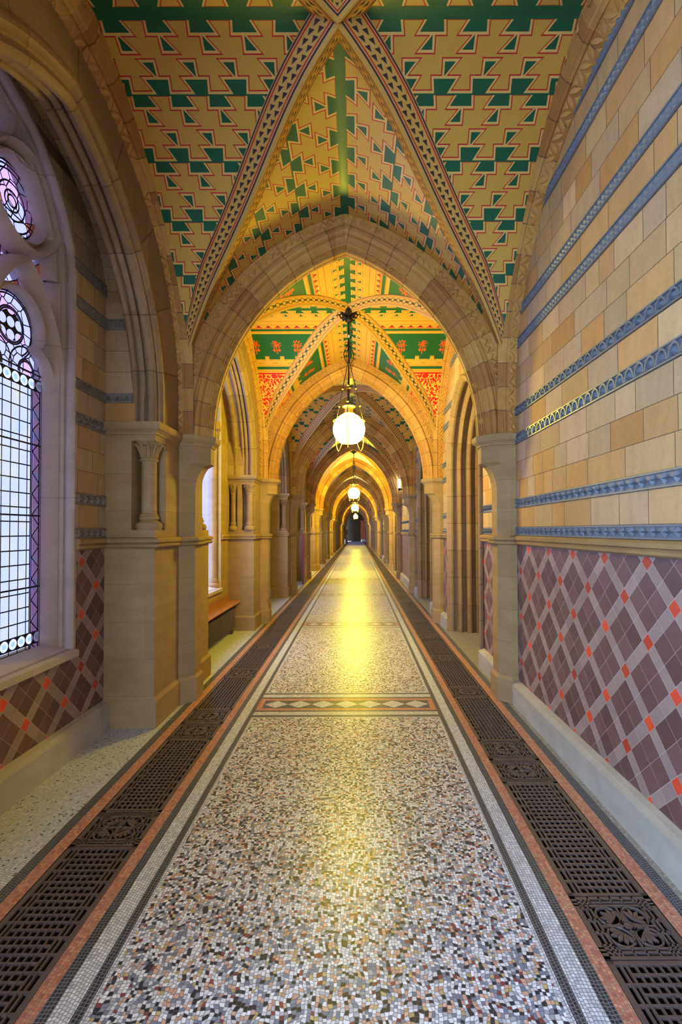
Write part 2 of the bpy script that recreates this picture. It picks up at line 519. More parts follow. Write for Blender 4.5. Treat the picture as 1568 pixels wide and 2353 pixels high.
def sweep(mb, arc, prof, m, N=22, axis='x', nfun=None, flipx=1):
    """prof: (n, d).  axis 'x': arch spans x, depth y.  axis 'y': arch spans y, depth x"""
    P = []; UV = []; acc = 0
    cols = []
    for n, d in prof:
        row = []; uvr = []
        for a, h, l, t, sg in arc.full(0, N):
            nn = nfun(n, t) if nfun else n
            a2, h2, l2 = arc.pt(nn, t)
            a2 *= sg
            row.append((a2, d, h2) if axis == 'x' else (d*flipx, a2, h2)); uvr.append((l2 if sg > 0 else 40.3+l2, 0))
        P.append(row); UV.append(uvr)
    mb.grid(P, m, UV)
def archpoint(arc, n, d, t, sg, axis, flipx=1):
    a, h, l = arc.pt(n, t); a *= sg
    return Vector((a, d, h)) if axis == 'x' else Vector((d*flipx, a, h))

TR = Arc(1.225, 2.34, 2.34, 1.73)          # transverse arch intrados
WR = Arc(1.545, 2.34, 2.64, 1.555)         # wall rib
LA = Arc(1.085, 2.34, 2.50, 1.37)          # deep moulded arch in the window recess
WIN = Arc(.68, .66, 3.2, .86)              # window opening
DOOR = Arc(.87, .0, 2.42, 1.05)            # doorway opening
A0 = Y0+L/2                                # axis of the nearest transverse arch
NA = 18
PLAN0 = [(1.60, -.17), (1.439, -.17), (1.349, -.08), (1.349, .08), (1.439, .17), (1.60, .17)]
PLAN1 = [(1.60, -.17), (1.334, -.17), (1.218, -.054), (1.218, .054), (1.334, .17), (1.60, .17)]
def offpoly(pts, d, closed=False):
    """offset to the left-hand outside: normals point toward smaller x for our plans"""
    if d == 0: return list(pts)
    n = len(pts); out = []
    segn = []
    for i in range(n if closed else n-1):
        a = pts[i]; b = pts[(i+1) % n]; dx, dy = b[0]-a[0], b[1]-a[1]; l = math.hypot(dx, dy) or 1
        segn.append((-dy/l, dx/l))
    # orientation: make normals point outward (sample: PLAN goes wall->near face->room)
    for i in range(n):
        if closed: n1, n2 = segn[i-1], segn[i]
        elif i == 0: n1 = n2 = segn[0]
        elif i == n-1: n1 = n2 = segn[-1]
        else: n1, n2 = segn[i-1], segn[i]
        mx, my = n1[0]+n2[0], n1[1]+n2[1]; l2 = mx*mx+my*my or 1
        k = 2*d/l2
        out.append((pts[i][0]+mx*k, pts[i][1]+my*k))
    return out
def lerp2(a, b, t): return [(p[0]+(q[0]-p[0])*t, p[1]+(q[1]-p[1])*t) for p, q in zip(a, b)]
def loft(mb, levels, m, sx=1, top=True, closed=False):
    P = []
    for z, pts in levels: P.append([(p[0]*sx, p[1], z) for p in pts])
    mb.grid(P, m, closed=closed)
    if top:
        mb.poly(P[-1], [tuple(range(len(P[-1])))], m)
SGN = 1
def prof_levels(plan, lo, hi, d0=0):
    return [(lo, offpoly(plan, d0)), (hi, offpoly(plan, d0))]
RAIL = [(1.368, 0), (1.372, .022), (1.382, .034), (1.396, .036), (1.404, .026), (1.408, .022), (1.414, .038), (1.436, .040), (1.448, .028), (1.452, 0)]
CORN = [(2.245, 0), (2.249, .010), (2.262, .013), (2.275, .024), (2.288, .044), (2.298, .046), (2.302, .050), (2.338, .052), (2.342, .044)]
D = -1   # sign so that offset is outward for our plan orientation (set below)

def test_sign():
    p = offpoly(PLAN0, .1); return 1 if p[2][0] < PLAN0[2][0] else -1
D = test_sign()
def pier_parts(sx):
    """inner pier with corbelled head; returns list of (name, MB)"""
    out = []
    b = MB(); loft(b, [(z, offpoly(PLAN0, D*d)) for z, d in ((0, .022), (.20, .022), (.222, .004), (.235, 0))], 'sandstone', sx, top=False)
    out.append(('plinth', b))
    b = MB(); lv = [(.235, PLAN0), (1.368, PLAN0)]
    loft(b, lv, 'sandstone', sx, top=False)
    lv = [(1.452, PLAN0), (1.84, PLAN0)]
    for i in range(1, 11):
        t = i/10; e = 1-sqrt(1-t*t) if t < 1 else 1
        lv.append((1.84+.26*t, lerp2(PLAN0, PLAN1, e)))
    lv.append((2.245, PLAN1)); loft(b, lv, 'sandstone', sx, top=False)
    out.append(('shaft', b))
    b = MB(); loft(b, [(z, offpoly(PLAN0, D*d)) for z, d in RAIL], 'sandstone', sx, top=False); out.append(('dado_moulding', b))
    b = MB(); loft(b, [(z, offpoly(PLAN1, D*d)) for z, d in CORN], 'sandstone', sx); out.append(('cornice', b))
    return out
BX0, BX1 = 1.46, 1.86
BH = .65
def block_plan(x0, x1, h, notch=0, nx=.185, ny=.20, two=False):
    if not notch: return [(x1, -h), (x0, -h), (x0, h), (x1, h)]
    if two:
        a = .055
        p = [(x1, -h), (x1-.02, -h), (x1-.02, -h+.11), (x1-.15, -h+.11), (x1-.15, -h), (x0+nx, -h), (x0+nx, -h+.11), (x0, -h+.11)]
    else: p = [(x1, -h), (x0+nx, -h), (x0+nx, -h+ny), (x0, -h+ny)]
    return p+[(x0, h-ny), (x0+nx, h-ny), (x0+nx, h), (x1, h)]
def colonnette(cx, cy, z0, z1, r, leaves=True):
    c = MB(); hh = z1-z0
    c.lathe([(r, .13), (r, hh-.15)], (cx, cy, z0), 'sandstone', 18)
    bs = MB(); bs.lathe([(r*1.65, 0), (r*1.75, .015), (r*1.8, .035), (r*1.65, .055), (r*1.3, .065), (r*1.15, .075), (r*1.3, .085), (r*1.32, .10), (r*1.15, .112), (r*1.2, .12), (r, .132)], (cx, cy, z0), 'sandstone', 20)
    cp = MB(); zc = z1-.15
    cp.lathe([(r, 0), (r*1.22, .004), (r*1.25, .014), (r*1.05, .022), (r*.98, .04), (r*1.1, .08), (r*1.45, .125), (r*1.75, .15)], (cx, cy, zc), 'sandstone', 20)
    if leaves:
        for i in range(10):      # curling leaves of the capital
            a = 2*pi*i/10; ca, sa = cos(a), sin(a)
            pts = []; rad = []
            for q, (rr, hh2) in enumerate([(1.0, .03), (1.12, .07), (1.42, .105), (1.85, .135), (2.1, .125), (2.05, .105)]):
                pts.append((cx+r*rr*ca, cy+r*rr*sa, zc+hh2)); rad.append(r*(.16+.09*sin(q)))
            cp.tube(pts, rad, 'sandstone', 6)
            a += pi/10; ca, sa = cos(a), sin(a)
            cp.tube([(cx+r*1.05*ca, cy+r*1.05*sa, zc+.03), (cx+r*1.25*ca, cy+r*1.25*sa, zc+.085), (cx+r*1.6*ca, cy+r*1.6*sa, zc+.115)], [r*.1, r*.14, r*.2], 'sandstone', 6)
    return c, bs, cp
def block_parts(sx=-1, two=False):
    out = []
    pl = block_plan(BX0, BX1, BH)
    b = MB(); loft(b, [(z, offpoly(pl, D*d)) for z, d in ((0, .022), (.20, .022), (.222, .004), (.235, 0))], 'sandstone', sx, top=False); out.append(('plinth', b))
    b = MB(); loft(b, [(.235, pl), (1.368, pl)], 'sandstone', sx, top=False)
    loft(b, [(1.452, pl), (1.51, pl)], 'sandstone', sx)
    pn = block_plan(BX0, BX1, BH, 1, two=two)
    loft(b, [(1.51, pn), (2.20, pn)], 'sandstone', sx, top=False)
    P = [(p[0]*sx, p[1], 2.20) for p in pl]; b.poly(P, [(0, 1, 2, 3)], 'sandstone')
    loft(b, [(2.20, pl), (2.245, pl)], 'sandstone', sx, top=False); out.append(('shaft', b))
    b = MB(); loft(b, [(z, offpoly(pl, D*d)) for z, d in RAIL], 'sandstone', sx, top=False); out.append(('dado_moulding', b))
    b = MB(); loft(b, [(z, offpoly(pl, D*d)) for z, d in CORN], 'sandstone', sx); out.append(('cornice', b))
    spots = []
    if two: spots += [((BX0+.07)*sx, -BH+.045, .048), ((BX1-.085)*sx, -BH+.045, .042)]
    else: spots += [((BX0+.092)*sx, -BH+.10, .056)]
    spots.append(((BX0+.092)*sx, BH-.10, .056))
    return out, spots

# ------------------------------------------------------------------ floor
GI, GO = .955, 1.285                         # gutter edges
YB, YE = -6.2, 66.0
fl = MB()
def rect(mb, x0, x1, y0, y1, z, m): mb.face([(x0, y0, z), (x1, y0, z), (x1, y1, z), (x0, y1, z)], m)
fz = 0
for s_ in (-1, 1):
    def st(a, b, m):
        x0, x1 = sorted((a*s_, b*s_)); rect(fl, x0, x1, YB, YE, fz, m)
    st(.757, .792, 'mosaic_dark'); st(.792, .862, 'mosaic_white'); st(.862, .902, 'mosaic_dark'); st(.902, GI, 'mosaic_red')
    st(GO, 1.348, 'mosaic_red'); st(1.348, 1.402, 'mosaic_dark')
    # channel under the gratings
    x0, x1 = sorted((GI*s_, GO*s_)); rect(fl, x0, x1, YB, YE, -.22, 'gutter')
    for xx in (GI*s_, GO*s_): fl.face([(xx, YB, -.22), (xx, YE, -.22), (xx, YE, fz), (xx, YB, fz)], 'gutter')
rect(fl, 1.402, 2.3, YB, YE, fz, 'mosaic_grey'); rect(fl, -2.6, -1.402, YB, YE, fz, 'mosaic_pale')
# centre: field panels separated by lozenge cross bands
cb = [3.784, 3.807, 3.847, 3.913, 3.942, 3.987, 4.165, 4.220, 4.235, 4.259, 4.320, 4.350, 4.365]
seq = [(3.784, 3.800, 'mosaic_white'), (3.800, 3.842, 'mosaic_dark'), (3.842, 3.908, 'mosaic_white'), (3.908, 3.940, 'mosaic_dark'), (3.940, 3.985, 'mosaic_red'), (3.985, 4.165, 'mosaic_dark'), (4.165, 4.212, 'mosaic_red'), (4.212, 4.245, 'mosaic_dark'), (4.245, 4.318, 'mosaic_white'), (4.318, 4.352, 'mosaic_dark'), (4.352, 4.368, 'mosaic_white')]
XE = .757
prev = YB
k = -3
while True:
    o = k*L
    if 3.784+o > YE: 
        rect(fl, -XE+.018, XE-.018, prev, YE, fz, 'mosaic_field'); break
    if 4.368+o < YB: k += 1; continue
    a = 3.784+o
    if a > prev:
        rect(fl, -XE+.018, XE-.018, prev, a, fz, 'mosaic_field')
        for s_ in (-1, 1):
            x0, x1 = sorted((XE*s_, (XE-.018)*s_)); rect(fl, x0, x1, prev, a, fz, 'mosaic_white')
    for (b0, b1, m) in seq:
        b0 += o; b1 += o
        inn = {'mosaic_red': .79, }.get(m, XE)
        rect(fl, -XE, XE, max(b0, YB), b1, fz, m)
    # red ends of the lozenge panel, dark inside and the pale lozenges
    y0, y1 = 3.940+o, 4.212+o
    for s_ in (-1, 1):
        x0, x1 = sorted((XE*s_, (XE-.045)*s_)); rect(fl, x0, x1, y0, y1, .0006, 'mosaic_red')
        pass
    dw = .2015; ym = (3.985+4.165)/2+o; hh = .082
    for i in range(7):
        xc = (i-3)*dw
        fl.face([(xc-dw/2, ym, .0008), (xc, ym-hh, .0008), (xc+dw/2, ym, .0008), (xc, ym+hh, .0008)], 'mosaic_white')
    prev = 4.368+o; k += 1
struct(fl.obj('floor'))

# ------------------------------------------------------------------ iron floor grates
GW = GO-GI
def grate_plain(n):
    b = MB(); ln = .86-.006; t = .022; z1 = -.002; z0 = -.012
    W = GW-.006; h = W/2
    b.box(-h, -h+t, 0, ln, z0, z1, 'iron'); b.box(h-t, h, 0, ln, z0, z1, 'iron')
    b.box(-h, h, 0, .014, z0, z1, 'iron'); b.box(-h, h, ln-.014, ln, z0, z1, 'iron')
    iw = h-t-.042
    for s_ in (-1, 1):
        for xx in (h-t-.020, h-t-.040): b.box(s_*xx-.004, s_*xx+.004, .014, ln-.014, z0, z1, 'iron')
    cols = 7
    for i in range(1, cols):
        xx = -iw+2*iw*i/cols; b.box(xx-.0035, xx+.0035, .014, ln-.014, z0, z1-.001, 'iron')
    rows = n
    for i in range(1, rows):
        yy = .014+(ln-.028)*i/rows
        full = i % 2 == 0
        xx = h if full else iw+.004
        b.box(-xx, xx, yy-.0038, yy+.0038, z0, z1-.0005, 'iron')
    return b.mesh('grate_mesh')
def grate_ornate():
    b = MB(); ln = .28; t = .022; z1 = -.002; z0 = -.012
    W = GW-.006; h = W/2
    b.box(-h, -h+t, 0, ln, z0, z1, 'iron'); b.box(h-t, h, 0, ln, z0, z1, 'iron')
    b.box(-h, h, 0, .012, z0, z1, 'iron'); b.box(-h, h, ln-.012, ln, z0, z1, 'iron')
    for s_ in (-1, 1):
        for xx in (h-t-.018, h-t-.036): b.box(s_*xx-.0035, s_*xx+.0035, .012, ln-.012, z0, z1, 'iron')
        for i in range(1, 5):
            yy = ln*i/5; b.box(s_*(h-t)-.018*s_-.022, s_*(h-t)-.018*s_+.022, yy-.004, yy+.004, z0, z1, 'iron')
    for yy in (.028, .044, ln-.028, ln-.044): b.box(-h, h, yy-.0035, yy+.0035, z0, z1, 'iron')
    for i in range(-2, 3): 
        for q in (.0, ln-.044): b.box(i*.045-.003, i*.045+.003, q+.012, q+.044, z0, z1, 'iron')
    def ring(cx, cy, r, w=.006):
        n = 22; P = []
        for zz, rr in ((z0, r-w), (z1, r-w*.6), (z1, r+w*.6), (z0, r+w)):
            P.append([(cx+rr*cos(2*pi*i/n), cy+rr*sin(2*pi*i/n), zz) for i in range(n)])
        b.grid(P, 'iron', closed=True)
    cx0 = .050; cy0 = .050
    for sx in (-1, 1):
        for sy in (-1, 1):
            cx, cy = sx*.052, ln/2+sy*.046; ring(cx, cy, .044, .005)
            a0 = atan2(sy, sx)
            for q in range(5):          # palm petals fanning outwards
                a = a0+(q-2)*.62; ca, sa = cos(a), sin(a); px, py = -sa, ca
                bx, by = cx-cos(a0)*.022, cy-sin(a0)*.022
                Lp = .052; wd = .0085
                pts = [(bx, by), (bx+ca*Lp*.6+px*wd, by+sa*Lp*.6+py*wd), (bx+ca*Lp, by+sa*Lp), (bx+ca*Lp*.6-px*wd, by+sa*Lp*.6-py*wd)]
                b.poly([(p[0], p[1], z1) for p in pts]+[(p[0], p[1], z0) for p in pts], [(0, 1, 2, 3), (0, 4, 5, 1), (1, 5, 6, 2), (2, 6, 7, 3), (3, 7, 4, 0)], 'iron')
    ring(0, ln/2, .026, .004); b.lathe([(0, z1+.001), (.015, z1), (.015, z0)], (0, ln/2, 0), 'iron', 12)
    for i in range(4): 
        a = pi/2*i; b.box(min(0, .10*cos(a))-.003, max(0, .10*cos(a))+.003, ln/2+min(0, .09*sin(a))-.003, ln/2+max(0, .09*sin(a))+.003, z0, z1-.0008, 'iron')
    return b.mesh('ornate_grate_mesh')
gp, go_ = grate_plain(24), grate_ornate()
gend = 46
for side, sh, sx in (('right', 0, 1), ('left', .60, -1)):
    spans = []
    y = 3.384+sh
    spans.append(('p', 3.384+sh)); 
    yy = 4.247+sh
    while yy < gend:
        spans.append(('o', yy)); yy += .283
        spans.append(('p', yy)); yy += .86-.02+.0
    spans += [('o', 3.384-.286+sh), ('o', 3.384-.572+sh)]
    yy = 3.384-.572+sh
    while yy > .9:
        yy -= .86; spans.append(('p', yy)); yy -= .286; spans.append(('o', yy))
    spans.sort(key=lambda s: s[1])
    cn = {'o': 0, 'p': 0}
    vis = [s for s in spans if s[1]+(.86 if s[0] == 'p' else .28) > (1.45 if side == 'right' else 1.5)]
    for kd, yy in vis:
        i = cn[kd]; cn[kd] += 1
        o = bpy.data.objects.new('ornate_floor_grate' if kd == 'o' else 'floor_grate', go_ if kd == 'o' else gp)
        COL.objects.link(o); o.location = (sx*(GI+GO)/2, yy, 0)
        if kd == 'o': tag(o, '%s short iron grate with palmette rings along the %s gutter' % (ordn(i), side), 'floor grate', 'ornate grates in the floor gutters')
        else: tag(o, '%s long square-mesh iron grate along the %s gutter' % (ordn(i), side), 'floor grate', 'mesh grates in the floor gutters')
# the far run of grating, too small to tell panels apart
for side, sx in (('right', 1), ('left', -1)):
    b = MB(); c = (GI+GO)/2*sx; h = GW/2-.004
    for xx in (-h+.011, h-.011): b.box(c+xx-.011, c+xx+.011, gend+1.2, YE-.6, -.02, -.002, 'iron')
    y = gend+1.2
    for i in range(9):
        xx = c-h+.02+(2*h-.04)*i/8; b.box(xx-.004, xx+.004, gend+1.2, YE-.6, -.02, -.002, 'iron')
    while y < YE-.6: b.box(c-h, c+h, y, y+.02, -.02, -.002, 'iron'); y += .09
    o = b.obj('far_grating'); tag(o, 'distant run of iron grating in the %s gutter near the end wall' % side, 'floor grate')
    o['kind'] = 'stuff'

# ------------------------------------------------------------------ walls
ROWS = [(1.452, 1.524, 'b1'), (1.524, 1.69, 'c'), (1.69, 1.77, 'b1'), (1.77, 1.929, 'c'), (1.929, 2.088, 'c'), (2.088, 2.247, 'c'), (2.247, 2.333, 'b2'),
        (2.333, 2.494, 'c'), (2.494, 2.569, 'b2'), (2.569, 2.734, 'c'), (2.734, 2.899, 'c'), (2.899, 3.063, 'c'), (3.063, 3.148, 'b3'), (3.148, 3.32, 'c'), (3.32, 3.40, 'b3'),
        (3.40, 3.566, 'c'), (3.566, 3.733, 'c'), (3.733, 3.90, 'c'), (3.90, 3.985, 'b3'), (3.985, 4.14, 'c'), (4.14, 4.22, 'b3'), (4.22, 4.50, 'c')]
BC = [(.50, .345, .175), (.48, .31, .135), (.46, .345, .21), (.46, .265, .10), (.53, .38, .21), (.45, .33, .16), (.49, .31, .13), (.46, .34, .21)]
BC = [(a*.97, b*.88, c*.78) for a, b, c in BC]
BCL = [(.42, .30, .17), (.40, .27, .14), (.36, .26, .16), (.44, .30, .13), (.38, .24, .12)]
def segs(y0, y1, hole, z):
    if not hole: return [(y0, y1)]
    h = hole(z)
    if not h: return [(y0, y1)]
    out = []
    if h[0] > y0: out.append((y0, min(h[0], y1)))
    if h[1] < y1: out.append((max(h[1], y0), y1))
    return out
def strip(mb, X, sx, y0, y1, z0, z1, hole, m, off=0, col=None, nsub=1, gap=0):
    """quads of a wall between z0..z1 and y0..y1 minus the hole, with slanted hole edges"""
    n = nsub
    x = X-sx*off
    for i in range(n):
        a, b = z0+(z1-z0)*i/n, z0+(z1-z0)*(i+1)/n
        if i == 0: a += gap
        if i == n-1: b -= gap
        ha = hole(a) if hole else None; hb = hole(b) if hole else None
        def q(p0, p1, r0, r1):
            if max(p1-p0, r1-r0) < .004: return
            mb.face([(x, p0, a), (x, max(p1, p0), a), (x, max(r1, r0), b), (x, r0, b)], m, col=col)
        Y0_, Y1_ = y0+gap, y1-gap
        if not ha and not hb: q(Y0_, Y1_, Y0_, Y1_); continue
        ha = ha or ((hb[0]+hb[1])/2,)*2; hb = hb or ((ha[0]+ha[1])/2,)*2
        cl = lambda v: min(max(v, Y0_), Y1_)
        q(Y0_, cl(ha[0]), Y0_, cl(hb[0])); q(cl(ha[1]), Y1_, cl(hb[1]), Y1_)
def blocks(mb, X, sx, y0, y1, hole, pal, rng, zmin=1.4, zmax=9, wide=(.15, .40)):
    for z0, z1, kd in ROWS:
        if z0 < zmin or z0 > zmax: continue
        varies = hole and (hole(z0) != hole(z1))
        ns = 4 if varies else 1
        strip(mb, X, sx, y0, y1, z0, z1, hole, 'mortar', nsub=ns)
        if kd != 'c': continue
        y = y0-rng.uniform(0, .2)
        while y < y1:
            wd = rng.uniform(*wide); a, b = max(y, y0), min(y+wd, y1); y += wd
            if b-a < .01: continue
            c = rng.choice(pal); k = rng.uniform(.88, 1.1); c = tuple(v*k for v in c)
            strip(mb, X, sx, a, b, z0, z1, hole, 'wall_blocks', .002, c, nsub=ns, gap=.0022)
def bands(mb, X, sx, y0, y1, hole, m, unit=.085, only=None, fix=None, along='y'):
    """carved courses: relief modelled unit by unit"""
    for z0, z1, kd in ROWS:
        if kd == 'c' or (only and not only(z0)): continue
        for a, b in segs(y0, y1, hole, (z0+z1)/2):
            n = max(1, round((b-a)/unit)); u = (b-a)/n
            def P(y, z, d):
                return (X-sx*d, y, z) if along == 'y' else (y, X-sx*d, z)
            e = .010
            mb.face([P(a, z0, .004), P(b, z0, .004), P(b, z1, .004), P(a, z1, .004)], m)
            for zz, z_ in ((z0+.001, z0+e), (z1-e, z1-.001)):
                mb.poly([P(a, zz, .004), P(b, zz, .004), P(b, z_, .004), P(a, z_, .004), P(a, zz, .013), P(b, zz, .013), P(b, z_, .013), P(a, z_, .013)], [(4, 5, 6, 7), (0, 1, 5, 4), (3, 2, 6, 7)], m)
            for i in range(n):
                ya, yb = a+u*i, a+u*(i+1); yc = (ya+yb)/2; zc = (z0+z1)/2; za, zb = z0+e, z1-e
                if kd == 'b3':       # low pyramids, two rows of facets
                    for (q0, q1) in ((za, zc), (zc, zb)):
                        zm = (q0+q1)/2
                        for (p0, p1) in ((ya, yc), (yc, yb)):
                            v = [P(p0, q0, .005), P(p1, q0, .005), P(p1, q1, .005), P(p0, q1, .005), P((p0+p1)/2, zm, .020)]
                            mb.poly(v, [(0, 1, 4), (1, 2, 4), (2, 3, 4), (3, 0, 4)], m)
                elif kd == 'b1':     # four-pointed stars
                    hw, hz = u*.5, (zb-za)/2; ring = []
                    for q in range(8):
                        an = q*pi/4; rr = 1 if q % 2 == 0 else .42
                        ring.append(P(yc+hw*rr*cos(an), zc+hz*rr*sin(an), .005 if q % 2 else .010))
                    mb.poly(ring+[P(yc, zc, .030)], [(q, (q+1) % 8, 8) for q in range(8)], m)
                else:                # fan-shaped leaves under little arches
                    hw = u*.5; N = 8; arc_o = []; arc_i = []
                    for q in range(N+1):
                        an = pi*q/N; arc_o.append((yc+hw*.98*cos(an), za+(zb-za)*.98*sin(an))); arc_i.append((yc+hw*.80*cos(an), za+(zb-za)*.80*sin(an)))
                    mb.grid([[P(*p, .005) for p in arc_o], [P(*p, .018) for p in arc_o], [P(*p, .018) for p in arc_i], [P(*p, .005) for p in arc_i]], m)
                    for q in range(5):
                        an = pi*(.14+.18*q); ca, sa = cos(an), sin(an); lx, lz = hw*.70*ca, (zb-za)*.74*sa
                        px, pz = -sa*hw*.12, ca*(zb-za)*.12
                        v = [P(yc, za, .006), P(yc+lx*.6+px, za+lz*.6+pz, .006), P(yc+lx, za+lz, .006), P(yc+lx*.6-px, za+lz*.6-pz, .006), P(yc+lx*.55, za+lz*.55, .024)]
                        mb.poly(v, [(0, 1, 4), (1, 2, 4), (2, 3, 4), (3, 0, 4)], m)
XR = 1.494; XL = 1.85; HB = L/2
DC = .13                 # door centre offset in its bay
def door_hole(z):
    wv = DOOR.w(z)
    return (DC-wv, DC+wv) if z < DOOR.z1+DOOR.rise else None
def door_hole2(z):
    h = door_hole(z)
    return (h[0]-.085, h[1]+.085) if h else None
def win_hole(z):
    if z < .655 or z > WIN.z1+WIN.rise: return None
    wv = WIN.w(z); return (-wv, wv)

def right_wall(doorway, seed):
    rng = random.Random(seed)
    hole = door_hole if doorway else None
    b = MB()
    strip(b, XR, 1, -HB, HB, 0, 1.46, hole, 'tile_right')
    blocks(b, XR, 1, -HB, HB, hole, BC, rng)
    return b
def rail_run(mb, X, sx, y0, y1, m):
    P = [[((X-sx*d)*1, y, z) for z, d in RAIL] for y in (y0, y1)]; mb.grid(P, m)
    for r in P: mb.poly(r, [tuple(range(len(r)))], m)
def skirt_run(mb, X, sx, y0, y1, h=.20, d=.062):
    pr = [(0, d), (h-.035, d), (h-.012, d*.55), (h, .004), (h, 0)]
    P = [[((X-sx*q)*1, y, z) for z, q in pr]+[(X, y, 0)] for y in (y0, y1)]
    mb.grid(P, 'skirting_stone')
    for r in P: mb.poly(r, [tuple(range(len(r)))], 'skirting_stone')

def recess_soffit(z0=2.34, plain=False):
    """barrel of the window recess (x from -1.85 to -1.65) : banded walls then voussoirs"""
    b = MB(); rng = random.Random(3)
    xa, xb = -XL, -1.62; HS = 1.08; ea, eb, ez = 1.08, .82, 3.28
    for s_ in (-1, 1):
        b.face([(xa, s_*HS, z0), (xb, s_*HS, z0), (xb, s_*HS, ez), (xa, s_*HS, ez)], 'mortar')
        for zz0, zz1, kd in ROWS:
            if zz0 < z0-.02 or zz1 > 3.34 or (kd != 'c' and not plain): continue
            c = rng.choice(BCL if plain else BC); k = rng.uniform(.8, 1)
            y = s_*(HS-.002)
            b.face([(xa+.002, y, zz0+.002), (xb, y, zz0+.002), (xb, y, min(zz1, ez)-.002), (xa+.002, y, min(zz1, ez)-.002)], 'wall_blocks', col=tuple(v*k for v in c))
    N = 30; pts = [(ea*cos(pi*i/N), ez+eb*sin(pi*i/N)) for i in range(N+1)]
    for i in range(N):
        (y0, a), (y1, c) = pts[i], pts[i+1]
        b.face([(xa, y0, a), (xb, y0, a), (xb, y1, c), (xa, y1, c)], 'mortar')
        dy, dz = y1-y0, c-a; e = .02
        col = rng.choice(BCL); 
        f = lambda q: (y0+dy*q, a+dz*q-.0015)
        b.face([(xa+.002, *f(e)), (xb, *f(e)), (xb, *f(1-e)), (xa+.002, *f(1-e))], 'wall_blocks', col=col)
    return b
def left_wall(seed, plain=False):
    rng = random.Random(seed); b = MB()
    strip(b, -XL, -1, -1.10, 1.10, 0, 1.46, win_hole, 'tile_left', nsub=1) if False else None
    # tiles below and beside the window
    b.face([(-XL, -1.1, 0), (-XL, 1.1, 0), (-XL, 1.1, .655), (-XL, -1.1, .655)], 'sandstone' if plain else 'tile_left')
    for s_ in (-1, 1):
        y0, y1 = sorted((s_*.68, s_*1.1)); b.face([(-XL, y0, .655), (-XL, y1, .655), (-XL, y1, 1.46), (-XL, y0, 1.46)], 'sandstone' if plain else 'tile_left')
    if plain:
        for q in range(24): strip(b, -XL, -1, -1.10, 1.10, 1.46+q*.12, 1.58+q*.12, win_hole, 'sandstone', nsub=2)
    else: blocks(b, -XL, -1, -1.10, 1.10, win_hole, BCL, rng, zmax=4.2, wide=(.12, .28))
    b.merge(recess_soffit(plain=plain))
    # lunette face of the arcade above the deep arch
    P = [[], []]; UV = [[], []]
    for a, h, l, t, sg in LA.full(0, 26):
        for i, n in enumerate((.10, .60)):
            a2, h2, _ = LA.pt(n, t); P[i].append((-1.46, a2*sg, h2)); UV[i].append((l+20*(sg < 0), n))
    b.grid(P, 'arch_stone', UV)
    return b
def roll(cn, cd, r, a0, a1, k=6): return [(cn+r*sin(radians(a0+(a1-a0)*i/k)), cd+r*cos(radians(a0+(a1-a0)*i/k))) for i in range(k+1)]
def deep_arch(wide=0):
    b = MB()
    pr = [(.14, 1.452), (.115, 1.440), (.095, 1.440), (.085, 1.455), (.06, 1.458), (.055, 1.475), (.045, 1.475)]
    pr += [(.02, 1.462), (-.008, 1.475), (-.018, 1.497), (-.010, 1.520), (.012, 1.532), (.035, 1.533)]
    pr += [(.035, 1.545), (.010, 1.547), (.002, 1.560), (.002, 1.582), (.012, 1.590), (.03, 1.592)]
    pr += [(.03, 1.604), (.008, 1.606), (-.004, 1.616), (-.006, 1.632), (.004, 1.648), (.02, 1.652)]
    if wide: pr += [(.02, 1.70), (.005, 1.705), (-.01, 1.72), (-.014, 1.745), (-.004, 1.768), (.02, 1.775), (.035, 1.80), (.04, 1.846), (.30, 1.846)]
    else: pr += [(.40, 1.652)]
    sweep(b, LA, pr, 'arch_stone', 26, 'y', flipx=-1)
    return b

